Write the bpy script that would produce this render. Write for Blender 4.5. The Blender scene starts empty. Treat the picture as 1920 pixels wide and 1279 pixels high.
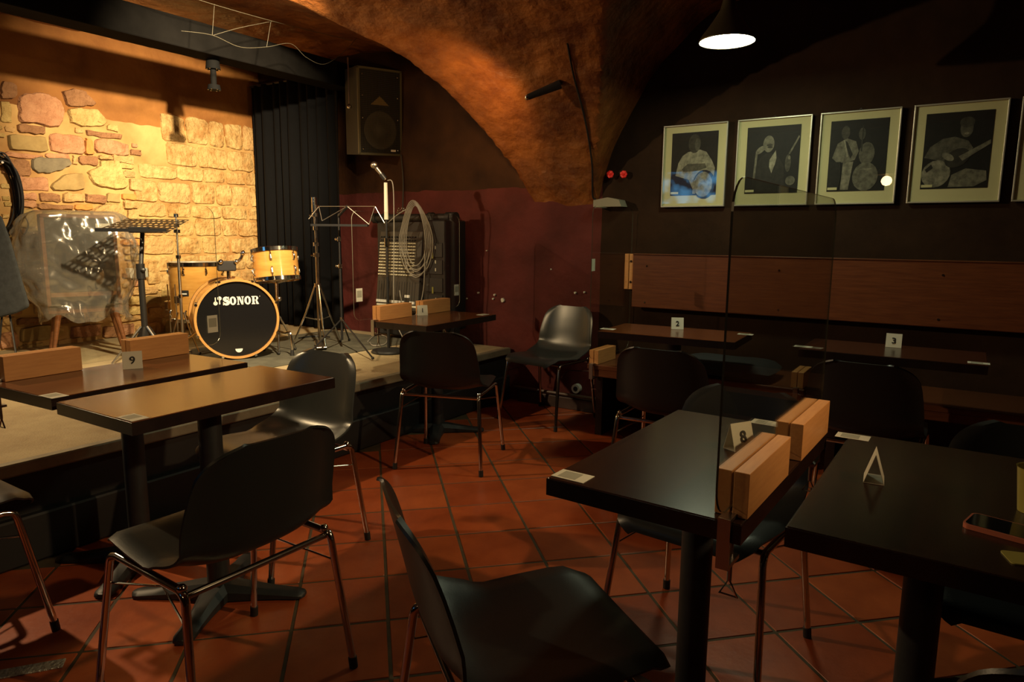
import bpy, bmesh, math, random
from mathutils import Vector, Matrix, Euler, noise
random.seed(7)
R = math.radians
PI = math.pi
scene = bpy.context.scene
C = scene.collection

# ------------------------------------------------------------------ camera, world, exposure
H = 1.27            # eye height
FPX = 1285.0        # focal length in pixels of a 1920x1279 frame
PITCH, ROLL, YAW = R(8.68), R(0.499), R(33.3)
cam = bpy.data.cameras.new('camera')
cam.sensor_width = 36.0
cam.lens = FPX / 1920 * 36.0
cam.clip_start = 0.05
cam_o = bpy.data.objects.new('camera', cam)
C.objects.link(cam_o)
MR = Matrix.Rotation(YAW, 4, 'Z') @ Matrix.Rotation(PI / 2 - PITCH, 4, 'X') @ Matrix.Rotation(ROLL, 4, 'Z')
cam_o.matrix_world = Matrix.Translation((0, 0, H)) @ MR
scene.camera = cam_o

world = bpy.data.worlds.new('world')
scene.world = world
world.use_nodes = True
world.node_tree.nodes['Background'].inputs[0].default_value = (0.0, 0.0, 0.0, 1)
world.node_tree.nodes['Background'].inputs[1].default_value = 0.0
vs = scene.view_settings
vs.view_transform = 'Standard'
vs.look = 'None'
vs.gamma = 1.0
vs.use_curve_mapping = False
vs.exposure = 0.0

WARM = (1.0, 0.76, 0.45)
WARM2 = (1.0, 0.70, 0.38)
COOL = (0.93, 1.0, 0.66)

def spot(name, loc, target, watt, color, angle, blend, radius, parent=None):
    l = bpy.data.lights.new(name, 'SPOT')
    l.energy = watt; l.color = color; l.spot_size = R(angle); l.spot_blend = blend; l.shadow_soft_size = radius
    o = bpy.data.objects.new(name, l)
    C.objects.link(o)
    o.location = loc
    o.rotation_euler = (Vector(target) - Vector(loc)).to_track_quat('-Z', 'Y').to_euler()
    return o
def point(name, loc, watt, color, radius):
    l = bpy.data.lights.new(name, 'POINT')
    l.energy = watt; l.color = color; l.shadow_soft_size = radius
    o = bpy.data.objects.new(name, l)
    C.objects.link(o); o.location = loc
    return o

STAGE_KEY = (-2.5, 2.3, 2.62)       # spotlight on the vault, aimed at the drums and the stone wall
STAGE_SIDE = (-4.8, 0.85, 2.42)     # spotlight over the stage, aimed at the tables
RIB_LAMP = (-2.50, 3.93, 2.13)      # small spotlight clamped to the vault springer
DRUM_SPOT = (-2.25, 2.28, 2.52)     # second spotlight under the vault, aimed at the drums
REAR_LAMP = (-0.9, -0.9, 2.02)      # warm pendant behind the viewer
SIDE_LAMP = (1.30, 1.95, 2.25)      # spotlight further along the room, aimed at the stage edge tables
spot('stage_key_light', STAGE_KEY, (-5.8, 3.50, 1.95), 1350, WARM, 50, 1.0, 0.03)
spot('drum_light', DRUM_SPOT, (-4.6, 3.0, 0.85), 620, WARM, 72, 0.9, 0.03)
spot('stage_side_light', STAGE_SIDE, (-2.3, 2.3, 0.6), 240, WARM2, 125, 0.8, 0.03)
spot('rib_light', (-2.50, 3.48, 1.98), (-3.05, 3.85, 2.15), 15, (1.0, 0.55, 0.20), 140, 0.8, 0.04)
spot('side_lamp_light', SIDE_LAMP, (-2.6, 1.6, 0.70), 180, (1.0, 0.66, 0.33), 58, 0.8, 0.04)
point('rear_lamp_light', (REAR_LAMP[0], REAR_LAMP[1], REAR_LAMP[2] - .04), 6, (1.0, 0.62, 0.28), 0.06)

# ------------------------------------------------------------------ helpers
MCAM = cam_o.matrix_world.copy()
def ray(px, py):
    d = Vector(((px - 960) / FPX, -(py - 639.5) / FPX, -1.0))
    return MR.to_3x3() @ d
def at_x(px, py, X):
    r = ray(px, py); t = X / r.x
    return Vector((X, r.y * t, H + r.z * t))
def at_y(px, py, Y):
    r = ray(px, py); t = Y / r.y
    return Vector((r.x * t, Y, H + r.z * t))
def at_z(px, py, Z):
    r = ray(px, py); t = (Z - H) / r.z
    return Vector((r.x * t, r.y * t, Z))
def at_d(px, py, d):
    return Vector((0, 0, H)) + ray(px, py) * d

class MB:
    def __init__(s): s.v = []; s.f = []; s.m = []
    def add(s, vs, fs, mi=0):
        b = len(s.v)
        s.v += [tuple(v) for v in vs]
        for f in fs: s.f.append(tuple(i + b for i in f)); s.m.append(mi)
        return s
    def box(s, c, size, rot=None, bev=0.0, mi=0):
        hx, hy, hz = size[0] / 2, size[1] / 2, size[2] / 2
        if bev <= 0:
            vs = [(x * hx, y * hy, z * hz) for z in (-1, 1) for x, y in ((-1, -1), (1, -1), (1, 1), (-1, 1))]
            fs = [(3, 2, 1, 0), (4, 5, 6, 7), (0, 1, 5, 4), (1, 2, 6, 5), (2, 3, 7, 6), (3, 0, 4, 7)]
        else:
            b = min(bev, hx * .9, hy * .9, hz * .9)
            ring = []
            for (sx, sy) in ((1, 1), (-1, 1), (-1, -1), (1, -1)):
                a0 = {(1, 1): 0, (-1, 1): 90, (-1, -1): 180, (1, -1): 270}[(sx, sy)]
                for k in (0, 45, 90):
                    a = R(a0 + k); ring.append((sx * (hx - b), sy * (hy - b), math.cos(a), math.sin(a)))
            n = len(ring); vs = []
            for (zz, o) in ((-hz, 0), (-hz + b, 1), (hz - b, 1), (hz, 0)):
                for (x, y, ca, sa) in ring: vs.append((x + ca * b * (o if o else .3), y + sa * b * (o if o else .3), zz))
            fs = [tuple(reversed(range(n))), tuple(range(3 * n, 4 * n))]
            for k in range(3):
                for i in range(n):
                    j = (i + 1) % n
                    fs.append((k * n + i, k * n + j, (k + 1) * n + j, (k + 1) * n + i))
        M = (rot.to_4x4() if rot is not None else Matrix())
        c = Vector(c)
        return s.add([c + (M @ Vector(v)) for v in vs], fs, mi)
    def cyl(s, p0, p1, r0, r1=None, n=12, mi=0, caps=True):
        r1 = r0 if r1 is None else r1
        p0, p1 = Vector(p0), Vector(p1)
        q = (p1 - p0).to_track_quat('Z', 'Y')
        vs = []
        for p, r in ((p0, r0), (p1, r1)):
            for i in range(n):
                a = 2 * PI * i / n
                vs.append(p + q @ Vector((math.cos(a) * r, math.sin(a) * r, 0)))
        fs = [(i, (i + 1) % n, n + (i + 1) % n, n + i) for i in range(n)]
        if caps: fs += [tuple(reversed(range(n))), tuple(range(n, 2 * n))]
        return s.add(vs, fs, mi)
    def tube(s, path, r, n=8, mi=0, closed=False):
        P = [Vector(p) for p in path]; m = len(P)
        rs = r if isinstance(r, (list, tuple)) else [r] * m
        up = None; vs = []
        for i, p in enumerate(P):
            a = P[(i - 1) % m] if (i > 0 or closed) else P[i]
            b = P[(i + 1) % m] if (i < m - 1 or closed) else P[i]
            t = (b - a).normalized()
            if up is None:
                up = t.orthogonal().normalized()
            else:
                up = (up - t * up.dot(t))
                up = up.normalized() if up.length > 1e-6 else t.orthogonal().normalized()
            w = t.cross(up)
            for k in range(n):
                an = 2 * PI * k / n
                vs.append(p + up * (math.cos(an) * rs[i]) + w * (math.sin(an) * rs[i]))
        fs = []
        for i in range(m if closed else m - 1):
            j = (i + 1) % m
            for k in range(n):
                l = (k + 1) % n
                fs.append((i * n + k, i * n + l, j * n + l, j * n + k))
        if not closed: fs += [tuple(reversed(range(n))), tuple(range((m - 1) * n, m * n))]
        return s.add(vs, fs, mi)
    def lathe(s, prof, n=32, M=None, mi=0):
        M = M or Matrix()
        vs = []; m = len(prof)
        for (r, z) in prof:
            for k in range(n):
                a = 2 * PI * k / n
                vs.append(M @ Vector((r * math.cos(a), r * math.sin(a), z)))
        fs = []
        for i in range(m - 1):
            for k in range(n):
                l = (k + 1) % n
                fs.append((i * n + k, i * n + l, (i + 1) * n + l, (i + 1) * n + k))
        if prof[0][0] > 1e-5: fs.append(tuple(reversed(range(n))))
        if prof[-1][0] > 1e-5: fs.append(tuple(range((m - 1) * n, m * n)))
        return s.add(vs, fs, mi)
    def ring(s, prof, n=32, M=None, mi=0):      # closed profile of revolution
        M = M or Matrix(); vs = []; m = len(prof)
        for (r, z) in prof:
            for k in range(n):
                a = 2 * PI * k / n
                vs.append(M @ Vector((r * math.cos(a), r * math.sin(a), z)))
        fs = []
        for i in range(m):
            i2 = (i + 1) % m
            for k in range(n):
                l = (k + 1) % n
                fs.append((i * n + k, i * n + l, i2 * n + l, i2 * n + k))
        return s.add(vs, fs, mi)
    def prism(s, poly, h, M=None, mi=0, z0=0.0):      # polygon in xy, thickness along z
        M = M or Matrix(); n = len(poly)
        vs = [M @ Vector((x, y, z0)) for x, y in poly] + [M @ Vector((x, y, z0 + h)) for x, y in poly]
        fs = [tuple(reversed(range(n))), tuple(range(n, 2 * n))]
        fs += [(i, (i + 1) % n, n + (i + 1) % n, n + i) for i in range(n)]
        return s.add(vs, fs, mi)
    def ball(s, c, r, n=10, mi=0, sc=(1, 1, 1)):
        c = Vector(c); vs = []; fs = []; m = n // 2
        for i in range(m + 1):
            th = PI * i / m
            for k in range(n):
                a = 2 * PI * k / n
                vs.append(c + Vector((r * sc[0] * math.sin(th) * math.cos(a), r * sc[1] * math.sin(th) * math.sin(a), r * sc[2] * math.cos(th))))
        for i in range(m):
            for k in range(n):
                l = (k + 1) % n
                fs.append((i * n + k, (i + 1) * n + k, (i + 1) * n + l, i * n + l))
        return s.add(vs, fs, mi)
    def mesh(s, name, mats, smooth=True):
        me = bpy.data.meshes.new(name)
        me.from_pydata(s.v, [], s.f)
        for m in (mats if isinstance(mats, (list, tuple)) else [mats]): me.materials.append(m)
        for p, mi in zip(me.polygons, s.m): p.material_index = mi
        bm = bmesh.new(); bm.from_mesh(me)
        bmesh.ops.remove_doubles(bm, verts=bm.verts, dist=1e-6)
        bmesh.ops.recalc_face_normals(bm, faces=bm.faces)
        bm.to_mesh(me); bm.free()
        if smooth:
            me.polygons.foreach_set('use_smooth', [True] * len(me.polygons))
            me.set_sharp_from_angle(angle=R(38))
        me.update()
        return me
    def build(s, name, mats, parent=None, smooth=True, loc=None, rot=None):
        o = bpy.data.objects.new(name, s.mesh(name, mats, smooth))
        C.objects.link(o); o.parent = parent
        if loc is not None: o.location = loc
        if rot is not None: o.rotation_euler = rot
        return o

def tag(o, label=None, cat=None, group=None, kind=None):
    if label: o['label'] = label
    if cat: o['category'] = cat
    if group: o['group'] = group
    if kind: o['kind'] = kind
    return o
def empty(name, loc=(0, 0, 0), rz=0.0, label=None, cat=None, group=None, kind=None):
    o = bpy.data.objects.new(name, None); C.objects.link(o)
    o.location = loc; o.rotation_euler = (0, 0, rz); o.empty_display_size = 0.1
    return tag(o, label, cat, group, kind)
def copy_tree(o, parent=None, name=None):
    kids = list(o.children)
    c = o.copy(); C.objects.link(c); c.parent = parent
    for ch in kids: copy_tree(ch, c)
    return c
def smoothpath(pts, k=6, closed=False):
    P = [Vector(p) for p in pts]; n = len(P); out = []
    rng = n if closed else n - 1
    for i in range(rng):
        if closed: p0, p1, p2, p3 = P[(i - 1) % n], P[i], P[(i + 1) % n], P[(i + 2) % n]
        else: p0, p1, p2, p3 = P[max(i - 1, 0)], P[i], P[i + 1], P[min(i + 2, n - 1)]
        for j in range(k):
            t = j / k
            out.append(0.5 * ((2 * p1) + (p2 - p0) * t + (2 * p0 - 5 * p1 + 4 * p2 - p3) * t * t + (3 * p1 - p0 - 3 * p2 + p3) * t ** 3))
    if not closed: out.append(P[-1])
    return out
def lerp_table(tab, x):
    if x <= tab[0][0]: return tab[0][1]
    for (a, b), (c, d) in zip(tab, tab[1:]):
        if x <= c: return b + (d - b) * (x - a) / (c - a)
    return tab[-1][1]
def text_mesh(body, size, mat, bold=0.0, depth=0.0004):
    cu = bpy.data.curves.new('lettering', 'FONT')
    cu.body = body; cu.size = size; cu.align_x = 'CENTER'; cu.align_y = 'CENTER'
    cu.offset = bold; cu.extrude = depth
    o = bpy.data.objects.new('lettering', cu); C.objects.link(o)
    dg = bpy.context.evaluated_depsgraph_get(); dg.update()
    me = bpy.data.meshes.new_from_object(o.evaluated_get(dg))
    bpy.data.objects.remove(o); bpy.data.curves.remove(cu)
    me.materials.clear(); me.materials.append(mat)
    return me

# ------------------------------------------------------------------ materials
def mat(name, col, rough=0.5, metal=0.0, var=0.0, vscale=8.0, col2=None, bump=0.0, bscale=40.0, coat=0.0, spec=0.5, emit=None, estr=0.0, detail=6.0, stretch=None, lo=0.35, hi=0.65, bdist=0.01):
    m = bpy.data.materials.new(name); m.use_nodes = True
    nt = m.node_tree; b = nt.nodes['Principled BSDF']
    b.inputs['Base Color'].default_value = (*col, 1)
    b.inputs['Roughness'].default_value = rough
    b.inputs['Metallic'].default_value = metal
    b.inputs['Specular IOR Level'].default_value = spec
    if coat: b.inputs['Coat Weight'].default_value = coat; b.inputs['Coat Roughness'].default_value = 0.08
    if emit: b.inputs['Emission Color'].default_value = (*emit, 1); b.inputs['Emission Strength'].default_value = estr
    tc = nt.nodes.new('ShaderNodeTexCoord'); src = tc.outputs['Object']
    if stretch:
        mp = nt.nodes.new('ShaderNodeMapping'); mp.inputs['Scale'].default_value = stretch
        nt.links.new(src, mp.inputs[0]); src = mp.outputs[0]
    if col2 is not None or var:
        n = nt.nodes.new('ShaderNodeTexNoise'); n.inputs['Scale'].default_value = vscale; n.inputs['Detail'].default_value = detail
        n.inputs['Roughness'].default_value = 0.65
        nt.links.new(src, n.inputs['Vector'])
        rp = nt.nodes.new('ShaderNodeValToRGB')
        c2 = col2 if col2 is not None else tuple(c * (1 - var) for c in col)
        rp.color_ramp.elements[0].position = lo; rp.color_ramp.elements[1].position = hi
        rp.color_ramp.elements[0].color = (*c2, 1); rp.color_ramp.elements[1].color = (*col, 1)
        nt.links.new(n.outputs['Fac'], rp.inputs[0]); nt.links.new(rp.outputs[0], b.inputs['Base Color'])
    if bump:
        n2 = nt.nodes.new('ShaderNodeTexNoise'); n2.inputs['Scale'].default_value = bscale; n2.inputs['Detail'].default_value = 8
        nt.links.new(src, n2.inputs['Vector'])
        bp = nt.nodes.new('ShaderNodeBump'); bp.inputs['Strength'].default_value = bump; bp.inputs['Distance'].default_value = bdist
        nt.links.new(n2.outputs['Fac'], bp.inputs['Height']); nt.links.new(bp.outputs[0], b.inputs['Normal'])
    return m
def thin_glass(name, tint=(0.97, 0.98, 0.96), ior=1.45, rough=0.0, extra=0.0, white=0.0):
    m = bpy.data.materials.new(name); m.use_nodes = True
    nt = m.node_tree; nt.nodes.clear()
    out = nt.nodes.new('ShaderNodeOutputMaterial')
    tr = nt.nodes.new('ShaderNodeBsdfTransparent'); tr.inputs[0].default_value = (*tint, 1)
    gl = nt.nodes.new('ShaderNodeBsdfGlossy'); gl.inputs['Roughness'].default_value = rough
    fr = nt.nodes.new('ShaderNodeFresnel'); fr.inputs[0].default_value = ior
    mx = nt.nodes.new('ShaderNodeMixShader')
    geo = nt.nodes.new('ShaderNodeNewGeometry')           # same index from both sides of the sheet
    mi = nt.nodes.new('ShaderNodeMix'); mi.data_type = 'FLOAT'; mi.inputs[2].default_value = ior; mi.inputs[3].default_value = 1 / ior
    nt.links.new(geo.outputs['Backfacing'], mi.inputs[0]); nt.links.new(mi.outputs[0], fr.inputs[0])
    fac = fr.outputs[0]
    if extra:
        ad = nt.nodes.new('ShaderNodeMath'); ad.operation = 'ADD'; ad.use_clamp = True; ad.inputs[1].default_value = extra
        nt.links.new(fac, ad.inputs[0]); fac = ad.outputs[0]
    nt.links.new(fac, mx.inputs[0]); nt.links.new(tr.outputs[0], mx.inputs[1]); nt.links.new(gl.outputs[0], mx.inputs[2])
    last = mx
    if white:
        df = nt.nodes.new('ShaderNodeBsdfTranslucent'); df.inputs[0].default_value = (0.8, 0.78, 0.7, 1)
        d2 = nt.nodes.new('ShaderNodeBsdfDiffuse'); d2.inputs[0].default_value = (0.8, 0.78, 0.7, 1)
        a = nt.nodes.new('ShaderNodeMixShader'); a.inputs[0].default_value = 0.6
        nt.links.new(df.outputs[0], a.inputs[1]); nt.links.new(d2.outputs[0], a.inputs[2])
        m2 = nt.nodes.new('ShaderNodeMixShader'); m2.inputs[0].default_value = white
        nt.links.new(mx.outputs[0], m2.inputs[1]); nt.links.new(a.outputs[0], m2.inputs[2]); last = m2
    nt.links.new(last.outputs[0], out.inputs[0])
    return m
def wood(name, c1, c2, rough, scale=14.0, stretch=(6, 0.5, 6), coat=0.0, bump=0.0):
    return mat(name, c1, rough, col2=c2, vscale=scale, stretch=stretch, coat=coat, bump=bump, bscale=60, lo=0.3, hi=0.7)

M = {}
M['plastic'] = mat('chair_plastic', (0.013, 0.015, 0.0155), 0.38, bump=0.04, bscale=300, spec=.35)
M['plastic_l'] = mat('chair_plastic_grey', (0.050, 0.056, 0.056), 0.30, bump=0.03, bscale=300)
M['chrome'] = mat('chrome', (0.62, 0.60, 0.57), 0.14, metal=1.0)
M['steel'] = mat('worn_steel', (0.50, 0.47, 0.42), 0.32, metal=1.0)
M['rubber'] = mat('black_rubber', (0.012, 0.012, 0.012), 0.6)
M['black'] = mat('black_metal', (0.014, 0.014, 0.015), 0.42)
M['matte'] = mat('matte_black_paint', (0.004, 0.004, 0.004), 0.85, spec=.1)
M['blackp'] = mat('black_plastic', (0.018, 0.018, 0.019), 0.5)
M['iron'] = mat('cast_iron_black', (0.020, 0.023, 0.025), 0.5, var=0.3, vscale=30)
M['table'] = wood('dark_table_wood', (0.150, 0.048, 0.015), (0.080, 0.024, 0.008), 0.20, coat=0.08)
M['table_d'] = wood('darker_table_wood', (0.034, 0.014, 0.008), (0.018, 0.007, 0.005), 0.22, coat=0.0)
M['edge'] = mat('table_edge_dark', (0.018, 0.009, 0.007), 0.3, var=0.4, vscale=20)
M['beech'] = wood('beech_block', (0.66, 0.32, 0.11), (0.54, 0.24, 0.08), 0.42, stretch=(8, 0.8, 8))
M['panel'] = wood('bench_panel_wood', (0.165, 0.050, 0.018), (0.095, 0.026, 0.010), 0.33, stretch=(0.5, 5, 6))
M['seatw'] = wood('bench_seat_wood', (0.150, 0.052, 0.022), (0.090, 0.030, 0.013), 0.28, stretch=(0.5, 6, 5))
M['tile'] = mat('terracotta_tile', (0.400, 0.085, 0.022), 0.36, col2=(0.290, 0.056, 0.015), vscale=5, bump=0.10, bscale=30)
M['tile2'] = mat('terracotta_tile_light', (0.430, 0.098, 0.026), 0.36, col2=(0.320, 0.066, 0.018), vscale=5, bump=0.10, bscale=30)
M['tile3'] = mat('terracotta_tile_deep', (0.350, 0.070, 0.019), 0.36, col2=(0.250, 0.048, 0.013), vscale=5, bump=0.10, bscale=30)
M['grout'] = mat('grout', (0.085, 0.060, 0.028), 0.8, var=0.4, vscale=12)
M['vault'] = mat('rust_vault_plaster', (0.330, 0.115, 0.026), 0.42, col2=(0.110, 0.030, 0.010), vscale=3.2, bump=1.0, bscale=9, detail=10, bdist=.03)
M['beam'] = mat('dark_beam', (0.006, 0.0055, 0.005), 0.9, var=0.4, vscale=5, spec=.05)
M['mortar'] = mat('wall_mortar', (0.56, 0.37, 0.145), 0.85, col2=(0.34, 0.17, 0.055), vscale=6, bump=1.0, bscale=18, bdist=.03)
M['cable'] = mat('grey_cable', (0.28, 0.26, 0.22), 0.45)
M['cableb'] = mat('black_cable', (0.015, 0.015, 0.016), 0.45)
M['cablew'] = mat('pale_wire', (0.045, 0.040, 0.026), 0.5)
M['curtain'] = mat('black_curtain', (0.0014, 0.0015, 0.0022), 0.9, var=0.4, vscale=14, spec=.2)
M['paper'] = mat('white_card', (0.70, 0.68, 0.56), 0.6)
M['paper2'] = mat('label_print', (0.36, 0.35, 0.27), 0.6)
M['ink'] = mat('black_ink', (0.01, 0.01, 0.01), 0.6)
M['glass'] = thin_glass('acrylic_sheet')
M['glassrim'] = mat('acrylic_rim', (0.045, 0.045, 0.030), 0.2)
M['glassrim2'] = mat('acrylic_rim_pale', (0.16, 0.15, 0.11), 0.25)
M['pane'] = thin_glass('picture_glass', tint=(0.97, 0.97, 0.97), ior=1.5)
M['mount'] = mat('picture_mount', (0.66, 0.63, 0.34), 0.7)
M['alu'] = mat('picture_frame_metal', (0.55, 0.54, 0.45), 0.35, metal=0.6)
M['maple'] = mat('drum_maple', (0.72, 0.40, 0.10), 0.24, col2=(0.58, 0.28, 0.06), vscale=5, stretch=(1, 1, 6), coat=0.5)
M['maplehoop'] = mat('drum_hoop_wood', (0.62, 0.32, 0.10), 0.3, coat=0.4)
M['drumhead'] = mat('white_drumhead', (0.80, 0.78, 0.70), 0.45)
M['blackhead'] = mat('black_drumhead', (0.008, 0.008, 0.009), 0.22)
M['white'] = mat('white_print', (0.85, 0.84, 0.80), 0.5)
M['stage'] = mat('stage_deck_carpet', (0.400, 0.325, 0.185), 0.9, col2=(0.250, 0.185, 0.100), vscale=3.0, bump=0.4, bscale=120, lo=0.25, hi=0.6)
M['stagefront'] = mat('stage_front_black', (0.013, 0.012, 0.012), 0.6, var=0.3, vscale=6)
M['nosing'] = mat('stage_nosing', (0.30, 0.27, 0.19), 0.45, metal=0.3, var=0.3, vscale=10)
M['rug'] = mat('drum_rug', (0.120, 0.118, 0.085), 0.95, col2=(0.070, 0.068, 0.048), vscale=9, bump=0.6, bscale=200)
M['amp'] = wood('amp_cabinet_wood', (0.24, 0.095, 0.035), (0.15, 0.055, 0.02), 0.35, stretch=(0.6, 6, 6))
M['grille'] = mat('amp_grille_cloth', (0.06, 0.055, 0.048), 0.8, var=0.5, vscale=60)
M['film'] = thin_glass('clear_plastic_film', tint=(0.95, 0.94, 0.90), ior=1.35, rough=0.16, extra=0.20, white=0.17)
M['felt'] = mat('grey_felt', (0.050, 0.055, 0.060), 0.95, var=0.35, vscale=30)
M['plug'] = mat('white_socket', (0.62, 0.60, 0.52), 0.5)
M['lampshade'] = mat('pendant_shade', (0.085, 0.070, 0.040), 0.35, metal=0.6)
M['lampglow'] = mat('pendant_diffuser', (1, 1, 1), 0.5, emit=COOL, estr=58.0)
M['red'] = mat('self_lit_red_petals', (0.62, 0.02, 0.015), 0.5, emit=(1.0, 0.02, 0.01), estr=0.10)  # faint red glow put into the petal colour
M['pipe'] = mat('painted_pipe', (0.10, 0.065, 0.045), 0.5)
M['skirt'] = mat('skirting', (0.075, 0.045, 0.035), 0.5, var=0.5, vscale=12)
M['phonecase'] = mat('coral_phone_case', (0.55, 0.16, 0.09), 0.4)
M['screen'] = mat('phone_glass', (0.006, 0.006, 0.007), 0.06)
M['yellowcup'] = mat('straw_coloured_cup', (0.42, 0.36, 0.08), 0.4)
M['metalstrip'] = mat('tread_strip_metal', (0.42, 0.40, 0.34), 0.4, metal=0.6, bump=1.0, bscale=90)
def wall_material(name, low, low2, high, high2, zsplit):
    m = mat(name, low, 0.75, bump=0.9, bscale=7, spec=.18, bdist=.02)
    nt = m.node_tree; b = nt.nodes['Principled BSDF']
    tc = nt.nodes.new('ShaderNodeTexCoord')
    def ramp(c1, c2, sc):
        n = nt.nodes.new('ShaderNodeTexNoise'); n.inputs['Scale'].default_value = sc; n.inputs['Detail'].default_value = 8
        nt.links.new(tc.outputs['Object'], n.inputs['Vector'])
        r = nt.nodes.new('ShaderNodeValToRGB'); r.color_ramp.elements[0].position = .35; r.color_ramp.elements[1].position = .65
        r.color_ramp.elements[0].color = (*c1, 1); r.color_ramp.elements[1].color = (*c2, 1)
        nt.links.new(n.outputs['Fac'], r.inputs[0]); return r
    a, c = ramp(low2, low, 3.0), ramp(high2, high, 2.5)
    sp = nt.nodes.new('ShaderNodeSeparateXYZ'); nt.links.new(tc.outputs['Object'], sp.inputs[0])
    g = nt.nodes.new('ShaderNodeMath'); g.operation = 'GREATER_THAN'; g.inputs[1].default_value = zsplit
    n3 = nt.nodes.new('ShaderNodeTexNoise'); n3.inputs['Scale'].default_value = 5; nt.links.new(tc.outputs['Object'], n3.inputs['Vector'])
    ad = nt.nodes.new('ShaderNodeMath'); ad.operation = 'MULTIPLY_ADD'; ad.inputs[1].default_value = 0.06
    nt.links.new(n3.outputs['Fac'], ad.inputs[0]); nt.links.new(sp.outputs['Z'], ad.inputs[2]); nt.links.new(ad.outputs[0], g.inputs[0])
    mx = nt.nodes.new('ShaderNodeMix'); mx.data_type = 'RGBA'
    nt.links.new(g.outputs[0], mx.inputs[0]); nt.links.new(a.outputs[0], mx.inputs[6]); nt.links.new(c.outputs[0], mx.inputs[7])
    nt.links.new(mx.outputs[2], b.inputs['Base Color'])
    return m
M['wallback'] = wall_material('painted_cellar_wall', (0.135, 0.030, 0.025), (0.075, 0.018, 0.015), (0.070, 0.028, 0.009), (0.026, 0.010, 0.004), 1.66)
M['walldark'] = mat('dark_plaster', (0.036, 0.017, 0.008), 0.8, var=0.4, vscale=3, bump=0.6, bscale=8, spec=.15)
STONE = {
 'y': mat('yellow_sandstone', (0.56, 0.40, 0.150), 0.8, col2=(0.40, 0.26, 0.085), vscale=11, bump=1.0, bscale=28, bdist=.03),
 'p': mat('pink_sandstone', (0.50, 0.255, 0.130), 0.8, col2=(0.38, 0.17, 0.080), vscale=11, bump=1.0, bscale=28, bdist=.03),
 'o': mat('orange_brick', (0.58, 0.255, 0.060), 0.8, col2=(0.46, 0.18, 0.04), vscale=12, bump=0.5, bscale=30),
 'g': mat('grey_stone', (0.20, 0.165, 0.100), 0.8, col2=(0.13, 0.105, 0.065), vscale=9, bump=0.6, bscale=25),
 'b': mat('brown_stone', (0.33, 0.165, 0.070), 0.8, col2=(0.22, 0.100, 0.040), vscale=11, bump=1.0, bscale=28, bdist=.03),
 'v': mat('olive_stone', (0.34, 0.235, 0.085), 0.8, col2=(0.25, 0.165, 0.055), vscale=9, bump=0.6, bscale=25),
 't': mat('tan_stone', (0.55, 0.35, 0.140), 0.8, col2=(0.42, 0.245, 0.090), vscale=11, bump=1.0, bscale=28, bdist=.03),
 'w': mat('limewashed_stone', (0.60, 0.42, 0.170), 0.75, col2=(0.36, 0.19, 0.055), vscale=9, bump=1.0, bscale=24, bdist=.03),
}

# ------------------------------------------------------------------ the room
WX, BY, SZ, SX = -5.85, 4.42, 0.41, -2.90     # stone wall plane, back wall plane, stage height, stage front
RX, FY = 3.2, -2.6                           # right wall, wall behind the camera
# floor: bed of grout with loose-laid diagonal tiles
floor = MB().box(((WX + RX) / 2, (FY + BY) / 2, -0.0505), (RX - WX + .4, BY - FY + .4, 0.10)).build('floor', M['grout'], smooth=False)
tag(floor, kind='structure')
TS = 0.309
ca, sa = math.cos(R(11.73) + YAW), math.sin(R(11.73) + YAW)
g0 = Vector((-0.51675 * 1.27, 2.6208 * 1.27)); g0 = Vector((g0.x * math.cos(YAW) - g0.y * math.sin(YAW), g0.x * math.sin(YAW) + g0.y * math.cos(YAW)))
tm = []
for k, key in enumerate(('tile', 'tile2', 'tile3')):
    tm.append(MB().box((0, 0, 0), (TS - .009, TS - .009, 0.024), bev=0.004).mesh('tile', M[key], smooth=False))
rest = MB()
for i in range(-30, 31):
    for j in range(-30, 31):
        u, v = (i + .5) * TS, (j + .5) * TS
        x, y = g0.x + u * ca + v * sa, g0.y + u * sa - v * ca
        if x < SX - .1 or x > RX - .05 or y < FY + .05 or y > BY - .02: continue
        z = -0.010 + random.uniform(-.0008, .0008)
        rot = Euler((random.uniform(-.003, .003), random.uniform(-.003, .003), R(11.73) + YAW))
        if x < 1.5 and y > 0.25 and y - .6 > (x - .9) * .9:
            o = bpy.data.objects.new('tile', random.choice(tm)); C.objects.link(o)
            o.location = (x, y, z); o.rotation_euler = rot; o.parent = floor
        else:
            rest.box((x, y, z), (TS - .009, TS - .009, .024), rot=rot.to_matrix())
r_ = rest.build('tile_field', M['tile'], floor, smooth=False); r_['kind'] = 'stuff'

# vault: main barrel (profile over y) pierced by cross barrels (profile over x)
Z1 = [(-3, 2.86), (.5, 2.85), (1.5, 2.82), (2.2, 2.755), (2.697, 2.688), (2.883, 2.649), (3.021, 2.614), (3.165, 2.562), (3.346, 2.487), (3.536, 2.411), (3.736, 2.286), (3.948, 2.101), (4.115, 1.947), (4.232, 1.815), (4.353, 1.625), (4.5, 1.40)]
_x2 = [(2.754, 1.625), (2.817, 1.815), (2.877, 1.947), (2.963, 2.101), (3.072, 2.286), (3.174, 2.411), (3.272, 2.487), (3.365, 2.562), (3.439, 2.614), (3.51, 2.649), (3.605, 2.688), (4.0, 2.77), (4.5, 2.80), (6.5, 2.80)]
MID = -2.46
def z2(x):
    a = abs(x - MID)
    return lerp_table([(p - 2.46, q) for p, q in [(2.70, 1.42)] + _x2], a)
def ceil_z(x, y):
    base = max(lerp_table(Z1, y), z2(x))
    n = noise.fractal(Vector((x * 2.2, y * 2.2, 3.1)), 1.0, 2.1, 4) * 0.022 + noise.noise(Vector((x * 11, y * 11, 0))) * 0.006
    return base + n * (1 + 2.2 * max(0, min(1, (2.0 - base) / .3)))
nx, ny = 300, 250
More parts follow.
